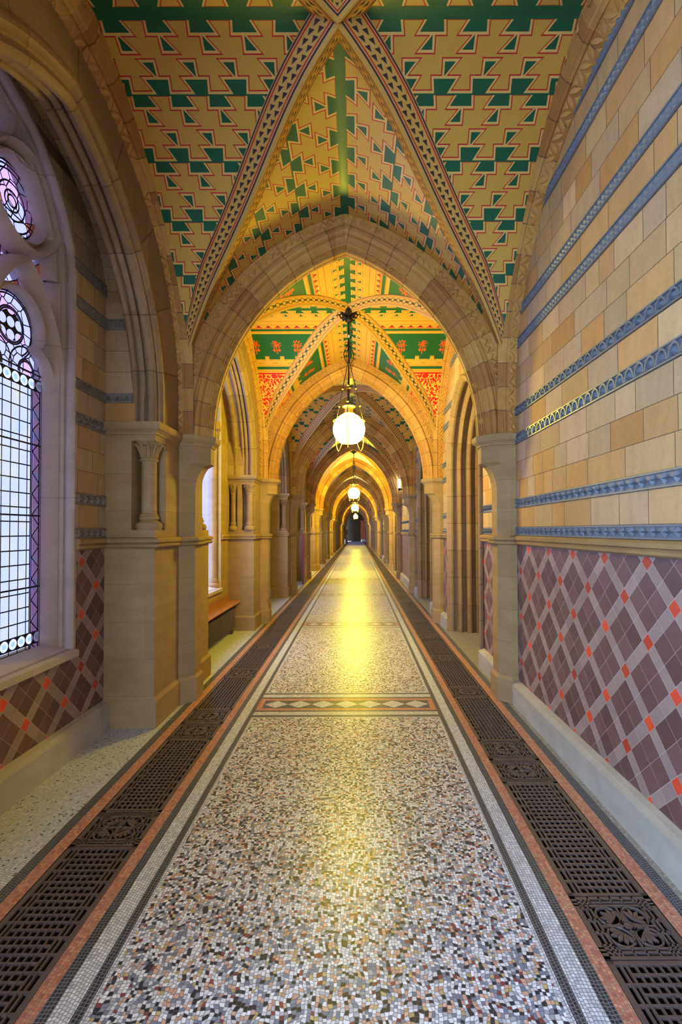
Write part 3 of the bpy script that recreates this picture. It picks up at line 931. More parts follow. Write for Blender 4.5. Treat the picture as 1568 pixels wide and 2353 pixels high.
# windows ----------------------------------------------------------
def window_parts(shafts=False, glass='stained_glass'):
    out = []
    b = MB()
    pr = [(.03, 1.846), (.0, 1.842), (-.006, 1.846), (-.012, 1.862), (-.012, 1.885), (-.002, 1.900), (.004, 1.902), (.004, 1.912), (-.008, 1.915), (-.016, 1.94), (-.03, 2.035), (-.045, 2.04), (-.045, 2.10)]
    sweep(b, WIN, pr, 'sill_stone', 20, 'y', flipx=-1); out.append(('jamb', b))
    b = MB()  # sill
    pts = [(-1.815, .648), (-1.815, .690), (-2.04, .735), (-2.10, .735), (-2.10, .60), (-1.852, .60), (-1.852, .648)]
    P = [[(x, y, z) for x, z in pts] for y in (-.70, .70)]; b.grid(P, 'sill_stone', closed=True)
    for r in P: b.poly(r, [tuple(range(len(r)))], 'sill_stone')
    out.append(('sill', b))
    b = MB(); xt = -2.03      # tracery bars
    def bar(pts, w=.030, dp=.05, x0=xt, closed=False):
        P = []; n = len(pts)
        for i, (y, z) in enumerate(pts):
            if closed: pa, pb = pts[i-1], pts[(i+1) % n]
            else: pa, pb = pts[max(i-1, 0)], pts[min(i+1, n-1)]
            dy, dz = pb[0]-pa[0], pb[1]-pa[1]; l = math.hypot(dy, dz) or 1; ny, nz = -dz/l, dy/l
            P.append([(x0-dp*.5, y+ny*w, z+nz*w), (x0+dp*.25, y+ny*w, z+nz*w), (x0+dp*.8, y+ny*w*.45, z+nz*w*.45), (x0+dp, y, z), (x0+dp*.8, y-ny*w*.45, z-nz*w*.45), (x0+dp*.25, y-ny*w, z-nz*w), (x0-dp*.5, y-ny*w, z-nz*w)])
        if closed: P.append(P[0])
        b.grid(P, 'sill_stone')
    bar([(0, .72), (0, 2.5)], .045, .10)
    for s_ in (-1, 1):
        cy = s_*.345
        la = Arc(.31, 2.40, 2.50, .66)
        for (w_, n_, dp) in ((.034, .028, .11), ):
            pts = [(cy+a, h) for a, h, l, t, sg in la.full(n_, 12)]; bar(pts, w_, dp)
        # trefoil cusping inside the head
        tre = []
        for i in range(9): a = radians(-10+ (i/8)*95); tre.append((cy+.115+.19*cos(a)-.0, 2.50+.19*sin(a)))
        tre = [(cy+.12+.185*cos(radians(a)), 2.51+.185*sin(radians(a))) for a in range(-5, 76, 10)]
        tre += [(cy+.215*cos(radians(a)), 2.795+.215*sin(radians(a))) for a in range(-22, 203, 12)]
        tre += [(cy-.12+.185*cos(radians(a)), 2.51+.185*sin(radians(a))) for a in range(105, 186, 10)]
        bar(tre, .020, .06)
        ci = [(cy*.93+.245*cos(2*pi*i/32), 3.556+.245*sin(2*pi*i/32)) for i in range(32)]
        bar(ci, .022, .07, closed=True)
        ci = [(cy*.93+.300*cos(2*pi*i/32), 3.556+.300*sin(2*pi*i/32)) for i in range(32)]
        bar(ci, .034, .12, closed=True)
        bar([(s_*.66, .70), (s_*.66, 3.2)], .026, .09)
    ci = [(.20*cos(2*pi*i/28), 3.93+.20*sin(2*pi*i/28)) for i in range(28)]
    bar(ci, .03, .11, closed=True)
    pts = [(a*.955, h) for a, h, l, t, sg in Arc(.68, 3.2, 3.2, .86).full(-.02, 14)]; bar(pts, .026, .09)
    out.append(('tracery', b))
    b = MB(); hs = []
    N = 24
    b.face([(-2.045, -.68, .70), (-2.045, .68, .70), (-2.045, .68, 4.07), (-2.045, -.68, 4.07)], glass, [(-.68, .70), (.68, .70), (.68, 4.07), (-.68, 4.07)])
    out.append(('leaded_glass' if glass == 'stained_glass' else 'pane', b))
    b = MB()                  # outer reveal so that no light leaks past the glass edge
    P = [[(x, y, z) for (y, z) in ((-.70, .60), (.70, .60), (.70, 4.10), (-.70, 4.10))] for x in (-1.86, -2.08)]
    b.grid(P, 'skirting_stone', closed=True); out.append(('outer_reveal', b))
    if shafts:
        for s_ in (-1, 1):
            c, bs, cp = colonnette(-1.93, s_*.64, .70, 2.95, .045)
            c.merge(bs).merge(cp)
            c.box(-1.99, -1.87, s_*.64-.06, s_*.64+.06, .66, .72, 'sandstone'); c.lathe([(.09, 2.24), (.10, 2.28), (.09, 2.30), (.085, 2.35)], (-1.93, s_*.64, .70), 'sandstone', 14)
            out.append(('jamb_shaft', c))
    return out

# vault -------------------------------------------------------------
ZC = 4.36; GR = 1.77; GC = .19; GH0 = ZC-sqrt(GR**2-GC**2)
W0 = 1.50; SPR = 2.34
def G(dy): return GH0+sqrt(max(0, GR**2-(dy+GC)**2))
def Gs(dy): return GR*(asin(min(1, (dy+GC)/GR))-asin(GC/GR))
def Tp(t, dy):      # transverse profile, t=0 apex .. 1 spring
    rise = ZC-SPR-.06*min(1, dy/1.55); R = (W0*W0+rise*rise)/(2*W0); c = R-W0
    tm = acos(c/R); th = tm*t; th = tm-th
    R2 = 1.778; c2 = .25; tm2 = acos(c2/R2); th2 = tm2*(1-t*1.06)
    w = min(1, dy/1.15); w = w*w*(3-2*w)
    x1, h1 = R*cos(th)-c, SPR+R*sin(th); x2, h2 = R2*cos(th2)-c2, 2.60+R2*sin(th2)
    return x2+(x1-x2)*w, h2+(h1-h2)*w, R2*(tm2-th2)*(1-w)+R*(tm-th)*w
YW = 1.56
def groin(t):
    lo, hi = 0, 1.60
    for _ in range(40):
        mid = (lo+hi)/2
        if G(mid) > Tp(t, mid)[1]: lo = mid
        else: hi = mid
    return (lo+hi)/2
TS = [i/30*.80 for i in range(31)]
GP = []
for t_ in TS:
    y_ = groin(t_) if t_ > 0 else 0.0
    x_, h_, s_a = Tp(t_, y_); GP.append((x_, y_, h_, s_a, t_))
def vault(mt):
    b = MB()
    for sy in (-1, 1):
        for sx in (-1, 1):
            P, UV = [], []
            for (gx, gy, gh, gs, t_) in GP:        # transverse cell
                row, ur = [], []
                for j in range(7):
                    y = gy+(YW-gy)*j/6 if gy < YW else gy
                    x, h, s = Tp(t_, y); row.append((x*sx, y*sy, h)); ur.append((y*sx, s))
                P.append(row); UV.append(ur)
            b.grid(P, mt, UV)
            P, UV = [], []
            for (gx, gy, gh, gs, t_) in GP:        # side cell
                row, ur = [], []
                for j in range(7):
                    x = gx+(1.45-gx)*j/6 if gx < 1.45 else gx
                    row.append((x*sx, gy*sy, G(gy))); ur.append((-x, Gs(gy)))
                P.append(row); UV.append(ur)
            b.grid(P, mt, UV)
    return b
def groin_rib(sx, sy, mt):
    b = MB(); P1, P2, P3, U1, U2, U3 = [], [], [], [], [], []
    ln = 0; prev = None
    for (gx, gy, gh, gs, t_) in GP:
        f_ = 1-max(0, min(1, (t_-.45)/.30)); g = Vector((gx, gy, gh))
        if prev is not None: ln += (g-prev).length
        prev = g
        n1 = Vector((0, -(gy+GC), -(gh-GH0))).normalized(); R = (W0*W0+(ZC-SPR)**2)/(2*W0); c = R-W0
        n2 = Vector((-(gx+c), 0, -(gh-SPR))).normalized(); nn = (n1+n2).normalized()
        k = .155*(.30+.70*f_)
        S_ = Vector((gx+k, gy, G(gy)))+n1*.003; T_ = Vector((*[gx, gy+k], Tp(t_, gy+k)[1])); T_.x = Tp(t_, gy+k)[0]; T_ = T_+n2*.003
        A = g+Vector((.014, 0, 0))+nn*.062*(.1+.9*f_); B = g+Vector((0, .014, 0))+nn*.062*(.1+.9*f_)
        f = lambda v: (v.x*sx, v.y*sy, v.z)
        P1.append([f(S_), f(A)]); U1.append([(ln, 0), (ln, 1)])
        P2.append([f(A), f(g+nn*(.072*(.1+.9*f_))), f(B)]); U2.append([(ln, 1.1), (ln, 1.2), (ln, 1.1)])
        P3.append([f(B), f(T_)]); U3.append([(ln, 1), (ln, 0)])
    for p, u in ((P1, U1), (P2, U2), (P3, U3)): b.grid(p, mt, u)
    return b

# transverse arch ----------------------------------------------------
def tarch_body():
    half = [(.30, -.172), (.140, -.172), (.132, -.150), (.122, -.144), (.118, -.152), (.110, -.168), (.096, -.175), (.082, -.170), (.072, -.158), (.068, -.144), (.064, -.128), (.058, -.124), (.044, -.120), (.028, -.108), (.020, -.102), (.014, -.106), (.005, -.102), (.007, -.094), (.016, -.088), (-.010, -.040), (-.020, -.042), (-.027, -.034), (-.027, -.018), (-.022, -.012)]
    pr = half+[(n, -d) for n, d in reversed(half)]
    b = MB(); sweep(b, TR, pr, 'terracotta', 26, 'x'); return b
def along(arc, n, step, margin=.03):
    a, h, tot = arc.pt(n, 1); k = int((tot-2*margin)/step); return [(margin+step*(i+.5))/tot for i in range(k)]
def zig_relief():
    b = MB(); st = .062
    a_, b_ = .150, .222
    for dd in (-.172, .172):
        s2 = -1 if dd < 0 else 1
        for sg in (1, -1):
            tot = TR.pt(0, 1)[2]; k = int(tot/st); 
            P = []
            for i in range(2*k+1):
                t = i/(2*k); n = a_+.012 if i % 2 else b_-.022
                P.append([archpoint(TR, n-.012, dd, t, sg, 'x'), archpoint(TR, n, dd+s2*.013, t, sg, 'x'), archpoint(TR, n+.012, dd, t, sg, 'x')])
            b.grid([[tuple(q) for q in r] for r in P], 'carved_terracotta')
            for i in range(k):       # pointed drops between the zigzag
                t = (i+.5)/k; dt = .25/k
                for (nb, nt) in ((b_, b_-.034), ):
                    v = [archpoint(TR, nb, dd+s2*.001, t-dt*1.2, sg, 'x'), archpoint(TR, nb, dd+s2*.001, t+dt*1.2, sg, 'x'), archpoint(TR, nt, dd+s2*.001, t, sg, 'x'), archpoint(TR, nb-.008, dd+s2*.018, t, sg, 'x')]
                    b.poly([tuple(q) for q in v], [(0, 1, 3), (1, 2, 3), (2, 0, 3)], 'carved_terracotta')
            for nn in (.142, .232):
                P = []
                for i in range(27):
                    t = i/26; P.append([tuple(archpoint(TR, nn-.004, dd, t, sg, 'x')), tuple(archpoint(TR, nn, dd+s2*.008, t, sg, 'x')), tuple(archpoint(TR, nn+.004, dd, t, sg, 'x'))])
                b.grid(P, 'carved_terracotta')
    return b
def bead_row():
    out = []
    for dd in (-1, 1):
        for sg in (1, -1):
            b = MB(); out.append(b)
            for t in along(TR, 0, .026):
                c = archpoint(TR, .040, dd*.120, t, sg, 'x'); r = .006
                v = [c+Vector(q)*r for q in ((1, 0, 0), (-1, 0, 0), (0, 1, 0), (0, -1, 0), (0, 0, 1), (0, 0, -1))]
                b.poly([tuple(q) for q in v], [(0, 2, 4), (2, 1, 4), (1, 3, 4), (3, 0, 4), (2, 0, 5), (1, 2, 5), (3, 1, 5), (0, 3, 5)], 'carved_terracotta')
    return out
def rosette_mesh():
    b = MB(); r = .036
    b.lathe([(0, .022), (.008, .020), (.012, .012), (.010, .008)], (0, 0, 0), 'carved_terracotta', 10)
    for ring_, (rr, hh, n, w) in enumerate(((r, .010, 8, .012), (r*.62, .016, 6, .010))):
        for i in range(n):
            a = 2*pi*i/n; ca, sa = cos(a), sin(a); px, py = -sa, ca
            v = [(.004*ca, .004*sa, .006), (rr*.6*ca+px*w, rr*.6*sa+py*w, hh*.6), (rr*ca, rr*sa, 0), (rr*.6*ca-px*w, rr*.6*sa-py*w, hh*.6), (rr*.62*ca, rr*.62*sa, hh+.004)]
            b.poly(v, [(0, 1, 4), (1, 2, 4), (2, 3, 4), (3, 0, 4)], 'carved_terracotta')
    b.box(-.075, -.034, -.003, .003, 0, .006, 'carved_terracotta'); b.box(.034, .075, -.003, .003, 0, .006, 'carved_terracotta')
    return b.mesh('rosette_mesh')

# wall rib -----------------------------------------------------------
def sm(t): t = max(0, min(1, (t-.12)/.6)); return t*t*(3-2*t)
def wrib_n(n, t): return n*sm(t) if n > 0 else n
WPROF = [(0, 1.56), (0, 1.487), (.012, 1.470), (.056, 1.424), (.060, 1.418), (.052, 1.412), (.066, 1.400), (.072, 1.388), (.088, 1.376), (.10, 1.372), (.105, 1.366), (.16, 1.345), (.175, 1.338), (.185, 1.330), (.26, 1.330)]
def wrib(sx):
    b = MB()
    pr = [(n, d) for n, d in WPROF]
    def nf(n, t):
        base = n*sm(t)
        return base
    sweep(b, WR, pr, 'terracotta', 30, 'y', nfun=nf, flipx=sx)
    # rounded roll standing proud
    for sg in (1, -1):
        P = []; UV = []
        for i in range(31):
            t = i/30; k = sm(t); row = []
            for a in range(0, 360, 40):
                n = .078*k+.006+(.016)*sin(radians(a)); d = 1.394+.016*cos(radians(a))
                row.append(tuple(archpoint(WR, n, d, t, sg, 'y', sx)))
            P.append(row); UV.append([(WR.pt(0, t)[2]+40.3*(sg < 0), 0)]*len(row))
        b.grid(P, 'terracotta', UV, closed=True)
    return b
def wrib_leaves(sx):
    b = MB(); st = .125
    def pt(n, d, t, sg, out):     # out: proud of the sloping face
        k = sm(t); e = (1.475-d)/.05; base = (.010+.046*e)*k
        return tuple(archpoint(WR, base-out, d, t, sg, 'y', sx))
    for sg in (1, -1):
        tot = WR.pt(0, 1)[2]; K = int(tot/st)
        for i in range(K):
            t0 = i/K; dt = 1/K
            for (ta, da, tb, db) in ((t0, 1.474, t0+dt*.5, 1.424), (t0+dt*.5, 1.424, t0+dt, 1.474)):
                # lens shaped leaf between the two points
                v = []; n = 5
                for q in range(n+1):
                    s = q/n; wv = sin(pi*s)*.022
                    tt = ta+(tb-ta)*s; d = da+(db-da)*s
                    v.append((pt(0, d-wv*.6, tt-wv*.35/tot*(1 if db < da else -1), sg, .001), pt(0, d, tt, sg, -.001+sin(pi*s)*.018), pt(0, d+wv*.6, tt+wv*.35/tot*(1 if db < da else -1), sg, .001)))
                b.grid([list(r) for r in v], 'carved_terracotta')
            for (tc, d0, d1) in ((t0+dt*.5, 1.484, 1.452), (t0, 1.424, 1.452), ):
                v = [pt(0, d0, tc-dt*.22, sg, .001), pt(0, d0, tc+dt*.22, sg, .001), pt(0, d1, tc, sg, .001), pt(0, d0+(d1-d0)*.3, tc, sg, .012)]
                b.poly(v, [(0, 1, 3), (1, 2, 3), (2, 0, 3)], 'carved_terracotta')
            # small drops on the outer slope
            k = sm(t0)
            for q in range(1):
                tc = t0+dt*.5
                if k > .1:
                    f = lambda n, d, t: tuple(archpoint(WR, n*sm(t), d, t, sg, 'y', sx))
                    v = [f(.120, 1.357, tc-dt*.2), f(.120, 1.357, tc+dt*.1), f(.150, 1.346, tc+dt*.2), f(.115, 1.346, tc)]
                    b.poly(v, [(0, 1, 3), (1, 2, 3), (2, 0, 3)], 'carved_terracotta')
    return b

# ------------------------------------------------------------------ assemble bays
BAYS = list(range(-2, NA))
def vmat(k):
    if k in (4, 6): return 'pale_lit_web', 'rib_triangles'  # far bays coloured pale as if lit
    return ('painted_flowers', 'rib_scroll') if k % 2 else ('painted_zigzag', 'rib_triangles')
proto = {}
def bay_y(k): return Y0+L*k
doorway = lambda k: k in (1, 2, 4, 5, 7, 8, 10, 11, 13, 14, 16)

for k in BAYS:
    y = bay_y(k)
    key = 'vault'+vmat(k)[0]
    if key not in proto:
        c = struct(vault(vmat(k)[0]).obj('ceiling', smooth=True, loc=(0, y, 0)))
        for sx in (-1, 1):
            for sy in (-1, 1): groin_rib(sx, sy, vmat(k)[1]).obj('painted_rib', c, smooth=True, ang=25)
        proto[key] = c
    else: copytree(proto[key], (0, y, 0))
    # right wall
    key = 'rw%d%d' % (doorway(k), k % 3 if not doorway(k) else 0)
    if key not in proto:
        wr = struct(right_wall(doorway(k), 11+k).obj('wall_right', loc=(0, y, 0)))
        b = MB(); bands(b, XR, 1, -HB, HB, door_hole2 if doorway(k) else None, 'carved_tile'); b.obj('carved_band', wr)
        proto[key] = wr
    else: copytree(proto[key], (0, y, 0))
    key = 'rt%d' % doorway(k)
    if key not in proto:
        b = MB(); b2 = MB()
        for a, c in (((-HB, DC-.93), (DC+.93, HB)) if doorway(k) else ((-HB, HB),)):
            rail_run(b, XR, 1, a, c, 'sandstone'); skirt_run(b2, XR, 1, a, c)
        proto[key] = [struct(b.obj('trim_right', loc=(0, y, 0))), struct(b2.obj('baseboard_right', loc=(0, y, 0)))]
    else:
        for q in proto[key]: copytree(q, (0, y, 0))
    # left wall
    key = 'lw%d' % (k % 2)
    if key not in proto:
        wl = struct(left_wall(40+k, k % 2 == 1).obj('wall_left', loc=(0, y, 0)))
        if k % 2 == 0:
            b = MB(); bands(b, -XL, -1, -1.08, 1.08, win_hole, 'carved_tile_grey', unit=.08, only=lambda z: z < 3.9)
            for s_ in (-1, 1): bands(b, s_*1.08, s_, -XL, -1.64, None, 'carved_tile_grey', unit=.08, only=lambda z: 2.34 < z < 3.2, along='x')
            b.obj('carved_band', wl)
        deep_arch(k % 2).obj('arch_moulding', wl, smooth=True, ang=50)
        proto[key] = wl
    else: copytree(proto[key], (0, y, 0))
    if 'lt' not in proto:
        b = MB(); b2 = MB()
        for a, c in ((-1.1, -.70), (.70, 1.1)): rail_run(b, -XL, -1, a, c, 'sandstone')
        skirt_run(b2, -XL, -1, -1.1, 1.1, .21)
        proto['lt'] = [struct(b.obj('trim_left', loc=(0, y, 0))), struct(b2.obj('baseboard_left', loc=(0, y, 0)))]
    else:
        for q in proto['lt']: copytree(q, (0, y, 0))
    key = 'win' + ('s' if k == 1 else 'n' if k == 0 else 'c' if k < 0 else 'o')
    wn = 'window_%d' % (k+3)
    if key not in proto:
        e = struct(empty(wn, (0, y, 0)))
        for n_, mb in window_parts(k == 1, 'stained_glass' if k == 0 else 'clear_glass' if k < 0 else 'obscured_glass'): mb.obj(n_, e, smooth=n_ not in ('leaded_glass', 'pane', 'outer_reveal'), ang=40)
        proto[key] = e
    else: copytree(proto[key], (0, y, 0)).name = wn
    if doorway(k):
        if 'door' not in proto:
            e = struct(empty('door_1', (0, y+DC, 0)))
            b = MB()
            pr = [(.07, 1.490), (.07, 1.462), (.055, 1.448), (.035, 1.450), (.02, 1.468), (.012, 1.485), (.0, 1.487), (-.012, 1.495), (-.020, 1.515), (-.014, 1.538), (.0, 1.545), (.022, 1.55), (.022, 1.60), (-.035, 1.602),
                  (-.055, 1.602), (-.075, 1.612), (-.088, 1.635), (-.080, 1.660), (-.065, 1.668), (-.040, 1.672), (-.036, 1.72), (-.105, 1.722), (-.125, 1.726), (-.142, 1.740), (-.150, 1.762), (-.140, 1.785), (-.125, 1.792), (-.100, 1.796), (-.096, 1.84), (-.16, 1.845), (-.165, 1.90), (-.18, 1.92), (-.18, 2.05)]
            sweep(b, DOOR, pr, 'arch_stone', 22, 'y'); b.obj('door_surround', e, smooth=True, ang=45)
            b = MB(); b.box(2.0, 2.06, -.75, .75, 0, 3.6, 'door_wood')
            for i in range(-3, 4): b.box(1.992, 2.0, i*.19-.004, i*.19+.004, 0, 3.3, 'dark_iron')
            for zz in (.4, 1.9): b.box(1.985, 2.0, -.68, .68, zz, zz+.05, 'dark_iron')
            b.obj('door_leaf', e)
            b = MB()
            b.tube([(XR-.06, -DOOR.half+.0-.04+.0, 2.30), (XR-.05, -DOOR.half-.055, 2.33)], .02, 'sandstone', 6)
            proto['door'] = e; nd = 1
        else: nd += 1; copytree(proto['door'], (0, y+DC, 0)).name = 'door_%d' % nd
    # wall ribs
    for side, sx in (('left', -1), ('right', 1)):
        i = k
        far = k > 7
        key = 'wrib%s%d' % (side, far)
        if key not in proto:
            if far: r = wrib(sx).obj('wall_rib', smooth=True, loc=(0, y, 0))
            else:
                r = empty('wall_rib', (0, y, 0)); wrib(sx).obj('rib_moulding', r, smooth=True); wrib_leaves(sx).obj('carved_leaves', r)
            proto[key] = r
        else: r = copytree(proto[key], (0, y, 0))
        if k >= 0: lb = 'leaf-carved terracotta wall rib arching over the %s wall, %s' % (side, '%s from the camera' % ordn(k) if k else 'nearest the camera')
        else: lb = 'leaf-carved terracotta wall rib over the %s wall, %s' % (side, 'just behind the camera' if k == -1 else 'two bays behind the camera')
        tag(r, lb, 'rib', 'leaf-carved ribs along the walls')

rm = rosette_mesh()
for k in range(-1, NA):
    y = A0+L*k
    if k >= 0: where = '%s from the camera' % ordn(k) if k else 'nearest the camera'
    else: where = 'directly over the camera'
    lod = 0 if k < 3 else 1 if k < 6 else 2
    key = 'ta%d' % lod
    if key not in proto:
        if lod == 2: r = tarch_body().obj('stone_arch', smooth=True, loc=(0, y, 0))
        else:
            r = empty('stone_arch', (0, y, 0))
            tarch_body().obj('arch_ring', r, smooth=True); zig_relief().obj('zigzag_band', r)
            if lod == 0:
                for q in bead_row(): q.obj('bead_row', r)
            for sg in (1, -1):
                for t_ in along(TR, 0, .168, .05):
                    p = archpoint(TR, .003, -.064, t_, sg, 'x'); q = archpoint(TR, .003, -.064, t_+.005, sg, 'x')
                    o = bpy.data.objects.new('rosette', rm); COL.objects.link(o); o.parent = r; o.location = p; o.scale = (1.15, .85, 1.5)
                    d = (q-p).normalized(); ang = atan2(d.z, d.x)
                    inward = Vector((-sg, 0, 0))
                    # local z must point inwards (towards the opening): rotate about y
                    nrm = Vector((d.z, 0, -d.x)) if sg > 0 else Vector((-d.z, 0, d.x))
                    if nrm.dot(Vector((0, 0, 2.6))-p) < 0: nrm = -nrm
                    o.rotation_mode = 'QUATERNION'
                    from mathutils import Matrix
                    xax = d; zax = (nrm*.88+Vector((0, -.48, 0))).normalized(); yax = zax.cross(xax)
                    o.rotation_quaternion = Matrix((xax, yax, zax)).transposed().to_quaternion()
        proto[key] = r
    else: r = copytree(proto[key], (0, y, 0))
    tag(r, 'pointed terracotta arch spanning the corridor, %s' % where, 'arch', 'pointed arches across the corridor')
    for side, sx in (('left', -1), ('right', 1)):
        two = side == 'left' and k % 2 == 1
        far = k > 6
        key = 'pier%s%d%d' % (side, two, far)
        if key not in proto:
            parts = pier_parts(sx); spots = []
            if sx < 0:
                bp, spots = block_parts(-1, two); 
                d = dict(parts)
                for n_, mb in bp: d[n_].merge(mb)
                parts = list(d.items())
            else:
                # strip that closes the pier against the wall
                pass
            if far:
                b = MB()
                for n_, mb in parts: b.merge(mb)
                for (cx, cy, rr) in spots:
                    for q in colonnette(cx, cy, 1.51, 2.20, rr, False): b.merge(q)
                r = b.obj('stone_pier', smooth=True, loc=(0, y, 0))
            else:
                r = empty('stone_pier', (0, y, 0))
                for n_, mb in parts: mb.obj(n_, r, smooth=True, ang=20)
                for (cx, cy, rr) in spots:
                    c, bs, cp = colonnette(cx, cy, 1.51, 2.20, rr)
                    co_ = c.obj('colonnette', r, smooth=True); bs.obj('column_base', co_, smooth=True); cp.obj('leaf_capital', co_, smooth=True, ang=50)
            proto[key] = r
        else: r = copytree(proto[key], (0, y, 0))
        extra = ('with two colonnettes ' if two else 'with one corner colonnette ') if sx < 0 else 'with curved corbel head '
        tag(r, 'buff sandstone pier %son the %s side, %s' % (extra, side, where if k >= 0 else 'beside the camera'), 'pier', 'piers on the %s side' % side)

# closing masonry above the left piers (between recess barrels)
b = MB()
for k in range(-2, NA+1):
    y = A0+L*(k-1)
    b.box(-2.2, -1.47, y-.64, y+.64, 2.345, 4.6, 'arch_stone')
struct(b.obj('wall_left'))
# outer skin and far structure
b = MB(); b.box(-2.3, 2.3, YB, YE, 4.62, 4.7, 'mortar'); struct(b.obj('ceiling'))
b = MB(); b.box(2.10, 2.2, YB, YE, 0, 4.7, 'mortar'); struct(b.obj('wall_right'))
b = MB(); b.box(-2.3, 2.2, YE, YE+.2, 0, 4.7, 'end_wall')
struct(b.obj('wall_end'))
b = MB(); b.box(-2.3, -.75, YB-.2, YB, 0, 4.7, 'sandstone'); b.box(.75, 2.2, YB-.2, YB, 0, 4.7, 'sandstone'); b.box(-.75, .75, YB-.2, YB, 2.8, 4.7, 'sandstone'); struct(b.obj('wall_back_added'))  # unseen wall added to cut light from behind; opening made for daylight fill
b = MB(); b.box(-1.86, -1.60, 62.9, YE-.25, 0, 4.7, 'end_wall'); struct(b.obj('wall_left'))
b = MB(); b.box(1.494, 1.6, 62.9, YE, 0, 4.7, 'end_wall'); struct(b.obj('wall_right'))

# ------------------------------------------------------------------ lamps
def pendant(y, gm='lit_globe'):
    r = empty('pendant_lamp', (0, y, 0)); gz = 2.80; R = .205
    b = MB(); prof = []
    for i in range(25):
        a = radians(-58+ (i/24)*(128)); prof.append((R*cos(a), R*sin(a)))
    b.lathe(prof, (0, 0, gz), gm, 32); 
    b.poly([(prof[0][0]*cos(2*pi*i/32), prof[0][0]*sin(2*pi*i/32), gz+prof[0][1]) for i in range(32)], [tuple(range(32))], gm)
    b.obj('globe', r, smooth=True, ang=60)
    b = MB(); b.lathe([(.070, .192), (.075, .20), (.055, .22), (.05, .27), (.085, .285), (.09, .292), (.03, .305), (.014, .33)], (0, 0, gz), 'brass', 20); b.obj('collar', r, smooth=True)
    b = MB(); b.tube([(R*.99*cos(2*pi*i/32), R*.99*sin(2*pi*i/32), gz+.105) for i in range(33)], .006, 'brass', 6); b.obj('globe_band', r, smooth=True)
    b = MB(); b.tube([(0, 0, gz+.30), (0, 0, 4.28)], .010, 'dark_iron', 8)
    for zz in (3.33, 3.12): b.lathe([(.01, -.01), (.035, 0), (.01, .01)], (0, 0, zz), 'brass', 14)
    b.obj('rod', r, smooth=True)
    b = MB(); b.lathe([(.01, -.16), (.05, -.14), (.055, -.11), (.03, -.10), (.06, -.07), (.10, -.04), (.11, -.02), (.06, 0), (.02, .02)], (0, 0, 4.34), 'dark_iron', 18)
    for i in range(8):
        a = 2*pi*i/8; b.tube([(.05*cos(a), .05*sin(a), 4.25), (.10*cos(a), .10*sin(a), 4.24), (.12*cos(a), .12*sin(a), 4.28), (.09*cos(a), .09*sin(a), 4.30)], .012, 'dark_iron', 6)
    b.obj('ceiling_rose', r, smooth=True)
    b = MB()      # wrought scrolls round the rod
    for i in range(4):
        a = pi/2*i+.4; ca, sa = cos(a), sin(a); pts = []
        for q in range(15):
            u = q/14; rr = .012+.055*sin(pi*u)**.8; pts.append((rr*ca, rr*sa, 3.64+.24*u))
        b.tube(pts, .005, 'dark_iron', 5)
        pts = [((.030+.022*cos(q*.6))*ca, (.030+.022*cos(q*.6))*sa, 3.90+.022*sin(q*.6)) for q in range(10)]; b.tube(pts, .005, 'dark_iron', 5)
    b.lathe([(.01, 0), (.03, .015), (.01, .04)], (0, 0, 3.62), 'dark_iron', 10)
    b.obj('scrollwork', r, smooth=True)
    for i in range(3):
        a = radians(25+120*i); ca, sa = cos(a), sin(a)
        b = MB(); top = (0.02*ca, .02*sa, 3.64); rr = R*1.03
        b.tube([top, (rr*ca, rr*sa, gz+.11)], .005, 'dark_iron', 6)
        for fz_ in (.42, .72):
            p = Vector(top).lerp(Vector((rr*ca, rr*sa, gz+.11)), fz_); b.lathe([(.004, -.010), (.018, 0), (.004, .010)], tuple(p), 'brass', 8)
        b.obj('suspension_rod', r, smooth=True)
        b = MB(); pts = []
        for q in range(15):     # brass chain swags below the globe
            u = q/14; pts.append(((rr*(1-u)+.10*u)*ca, (rr*(1-u)+.10*u)*sa, gz+.11-.40*sin(pi*u*.62)*1.0+.06*u*u))
        pts = [(rr*ca, rr*sa, gz+.11), (rr*1.0*ca, rr*sa, gz), (rr*.99*ca, rr*.99*sa, gz-.14), (rr*.92*ca, rr*.92*sa, gz-.23), (rr*.80*ca, rr*.80*sa, gz-.27), (rr*.68*ca, rr*.68*sa, gz-.24), (rr*.56*ca, rr*.56*sa, gz-.175)]
        b.tube(pts, .0055, 'brass', 6); b.obj('chain', r, smooth=True)
    return r
lamps = [(1, 'large glowing globe pendant lamp nearest the camera, hanging from black rod'), (4, 'second glowing globe pendant lamp along the corridor'), (7, 'third glowing globe pendant lamp along the corridor'), (12, 'farthest and smallest glowing globe pendant lamp before the end wall')]
lp = None
for k, lb in lamps:
    y = bay_y(k)
    if k < 4: o = pendant(y)
    elif lp is None: o = lp = pendant(y, 'lit_globe_far')
    else: o = copytree(lp, (0, y, 0))
    tag(o, lb, 'pendant lamp', 'globe pendants hanging from the vault')
# cable loop and box on the nearest lamp rod
b = MB(); yy = bay_y(1)
b.tube([(.01, yy, 4.2), (.05, yy, 4.13), (.045, yy, 4.02), (.02, yy, 3.97)], .004, 'dark_iron', 5)
b.tube([(.02+.022*cos(q*.7), yy-.01, 4.06+.022*sin(q*.7)) for q in range(10)], .004, 'dark_iron', 5)
b.box(-.012, .012, yy-.03, yy-.01, 3.98, 4.01, 'white_paint'); b.box(.016, .036, yy-.03, yy-.01, 3.965, 3.985, 'dark_iron')
tag(b.obj('cable_loop', smooth=True), 'black looped cable with small white box tied to nearest lamp rod', 'cable')
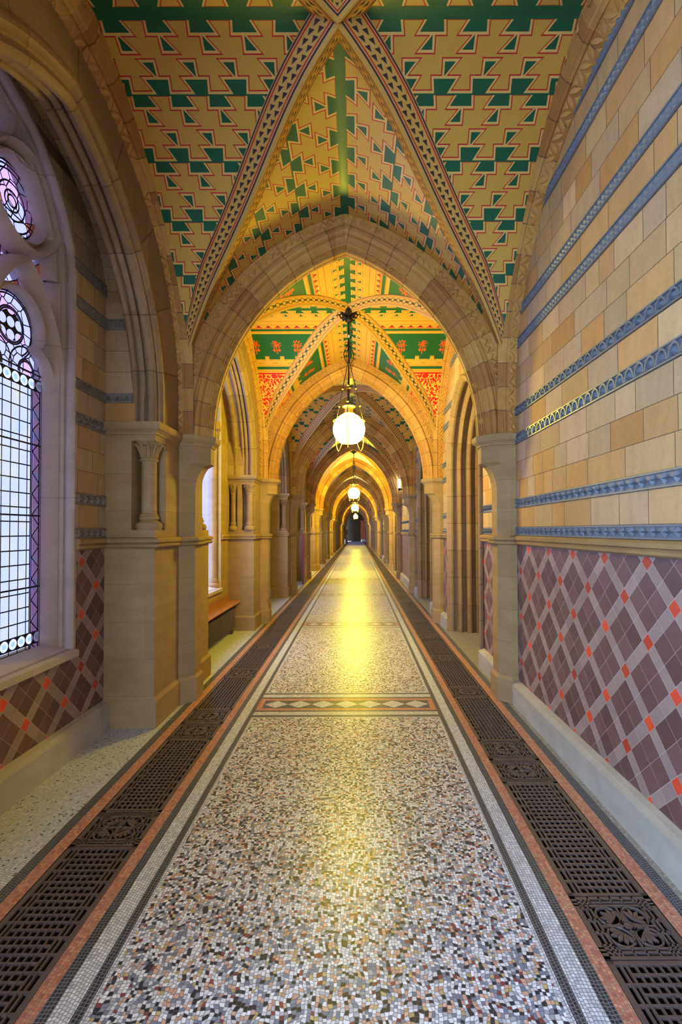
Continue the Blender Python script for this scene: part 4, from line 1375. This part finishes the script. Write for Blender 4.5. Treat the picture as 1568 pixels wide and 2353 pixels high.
# wall tube light, right
r = empty('wall_tube_light', (1.40, 14.25, 2.85))
b = MB(); b.lathe([(.0, -.14), (.032, -.13), (.034, 0), (.032, .13), (0, .14)], (0, 0, .08), 'tube_light', 14); b.obj('tube', r, smooth=True)
b = MB(); b.box(-.02, .09, -.02, .02, -.12, -.08, 'dark_iron'); b.lathe([(.02, -.02), (.036, 0), (.036, .05), (.03, .06)], (0, 0, -.12), 'dark_iron', 12); b.box(-.01, .09, -.01, .01, .22, .25, 'dark_iron'); b.obj('bracket', r)
tag(r, 'bright bluish-white tube light on the right wall above the rail', 'wall light')

# ------------------------------------------------------------------ bench and radiator in the second left bay
yb = bay_y(1)
r = empty('bench', (-1.75, yb, 0))
b = MB(); P = []
for yy in (-1.07, 1.07):
    ext = 0
    P.append([(-.10, yy, .43), (.085, yy, .43), (.10, yy, .437), (.10, yy, .452), (.085, yy, .46), (-.10, yy, .46)])
b.grid(P, 'bench_wood', closed=True)
for q in P: b.poly(q, [tuple(range(6))], 'bench_wood')
b.obj('seat', r)
b = MB(); b.box(-.098, -.070, -1.07, 1.07, .46, .54, 'bench_wood'); b.box(-.098, -.062, -1.07, 1.07, .54, .552, 'bench_wood'); b.obj('backboard', r)
for yy in (-.97, .99):
    b = MB(); b.poly([(-.095, yy-.02, .18), (-.095, yy-.02, .43), (.06, yy-.02, .43), (.06, yy-.02, .40), (-.095, yy+.02, .18), (-.095, yy+.02, .43), (.06, yy+.02, .43), (.06, yy+.02, .40)], [(0, 1, 2, 3), (4, 5, 6, 7), (0, 4, 7, 3), (3, 7, 6, 2)], 'bench_wood'); b.obj('bracket', r)
tag(r, 'varnished orange-brown wooden bench under the second left window', 'bench')
r = empty('radiator', (-1.735, yb, 0))
for i in range(26):
    yy = -.80+i*.0665
    b = MB(); P = []
    for z, wv in ((.07, .45), (.09, .85), (.13, 1), (.33, 1), (.37, .85), (.385, .45)):
        P.append([(.045*wv*cos(2*pi*q/10), yy+.024*wv*sin(2*pi*q/10), z) for q in range(10)])
    b.grid(P, 'radiator_paint', closed=True); b.poly(P[-1], [tuple(range(10))], 'radiator_paint'); b.obj('section', r, smooth=True, ang=60)
b = MB(); b.tube([(0, -.82, .10), (0, .90, .10)], .014, 'radiator_paint'); b.tube([(0, .90, .10), (0, .92, .0)], .014, 'radiator_paint'); b.obj('pipe', r, smooth=True)
b = MB(); b.lathe([(.0, -.03), (.02, -.02), (.022, .01), (.03, .02), (.0, .035)], (.0, .90, .17), 'radiator_paint', 10); b.tube([(0, .90, .10), (0, .90, .16)], .01, 'radiator_paint'); b.obj('valve', r, smooth=True)
b = MB()
for yy in (-.78, .84): b.box(-.02, .02, yy-.012, yy+.012, 0, .09, 'radiator_paint')
b.obj('foot', r)
tag(r, 'low grey-brown column radiator below the wooden bench', 'radiator')

# ------------------------------------------------------------------ red door leaf further on, far end things
r = empty('red_door', (-1.38, 13.92, 0))
b = MB(); b.box(-.05, 0, -.9, 0, .02, 1.43, 'red_paint'); b.box(0, .006, -.82, -.08, .12, .65, 'red_paint'); b.box(0, .006, -.82, -.08, .75, 1.33, 'red_paint'); b.obj('door_leaf', r)
b = MB(); b.lathe([(0, -.02), (.02, -.012), (.02, .012), (0, .02)], (.03, -.06, .74), 'brass', 10); b.obj('knob', r)
tag(r, 'dark red half-height door leaf standing open on the left', 'door')
r = empty('red_notice_stand', (-1.30, 64.8, 0))  # red notice board on a dark post
b = MB(); b.box(-.18, .18, -.05, .05, .95, 1.62, 'red_paint'); b.obj('red_board', r)
b = MB(); b.box(-.04, .04, -.04, .04, 0, .95, 'dark_iron'); b.box(-.16, .16, -.12, .12, 0, .03, 'dark_iron'); b.obj('stand', r)
tag(r, 'small red cabinet on a dark stand at the far left end', 'noticeboard')
r = empty('end_glazing', (1.0, 65.9, 0))
b = MB(); b.box(-.36, .36, 0, .06, .30, 2.9, 'red_glass'); b.obj('red_pane', r)
b = MB()
for i in range(4): b.box(-.36+i*.24-.008, -.36+i*.24+.008, -.02, 0, .30, 2.9, 'dark_iron')
for i in range(7): b.box(-.36, .36, -.02, 0, .30+i*.42, .315+i*.42, 'dark_iron')
b.obj('glazing_bar', r)
tag(r, 'dark red glazed panel in the end wall at the right', 'glazed panel')
b = MB(); b.box(.66, 1.26, 65.3, 65.7, 0, .28, 'white_paint'); tag(b.obj('white_box'), 'white box on the floor under the red glazed panel', 'box')
b = MB(); b.lathe([(0, 0), (.10, .02), (.12, .15), (.06, .5), (.02, .55)], (-1.22, 52, 0), 'white_paint', 12); tag(b.obj('white_bollard', smooth=True), 'white bollard by the far left piers', 'bollard')
b = MB(); b.box(1.30, 1.42, 60, 60.3, 0, 1.7, 'orange_paint'); b.box(1.18, 1.42, 59.9, 60.4, 0, .12, 'orange_paint'); tag(b.obj('orange_post'), 'orange post standing by the far right wall', 'post')

# ------------------------------------------------------------------ daylight portals at the windows
for k in range(-2, 9):
    a = bpy.data.lights.new('window_portal', 'AREA'); a.shape = 'RECTANGLE'; a.size = 1.36; a.size_y = 3.3
    a.cycles.is_portal = True
    o = bpy.data.objects.new('window_portal', a); COL.objects.link(o)
    o.location = (-2.2, bay_y(k), 2.38); o.rotation_euler = (0, radians(-90), 0)
    a.size, a.size_y = 3.3, 1.36
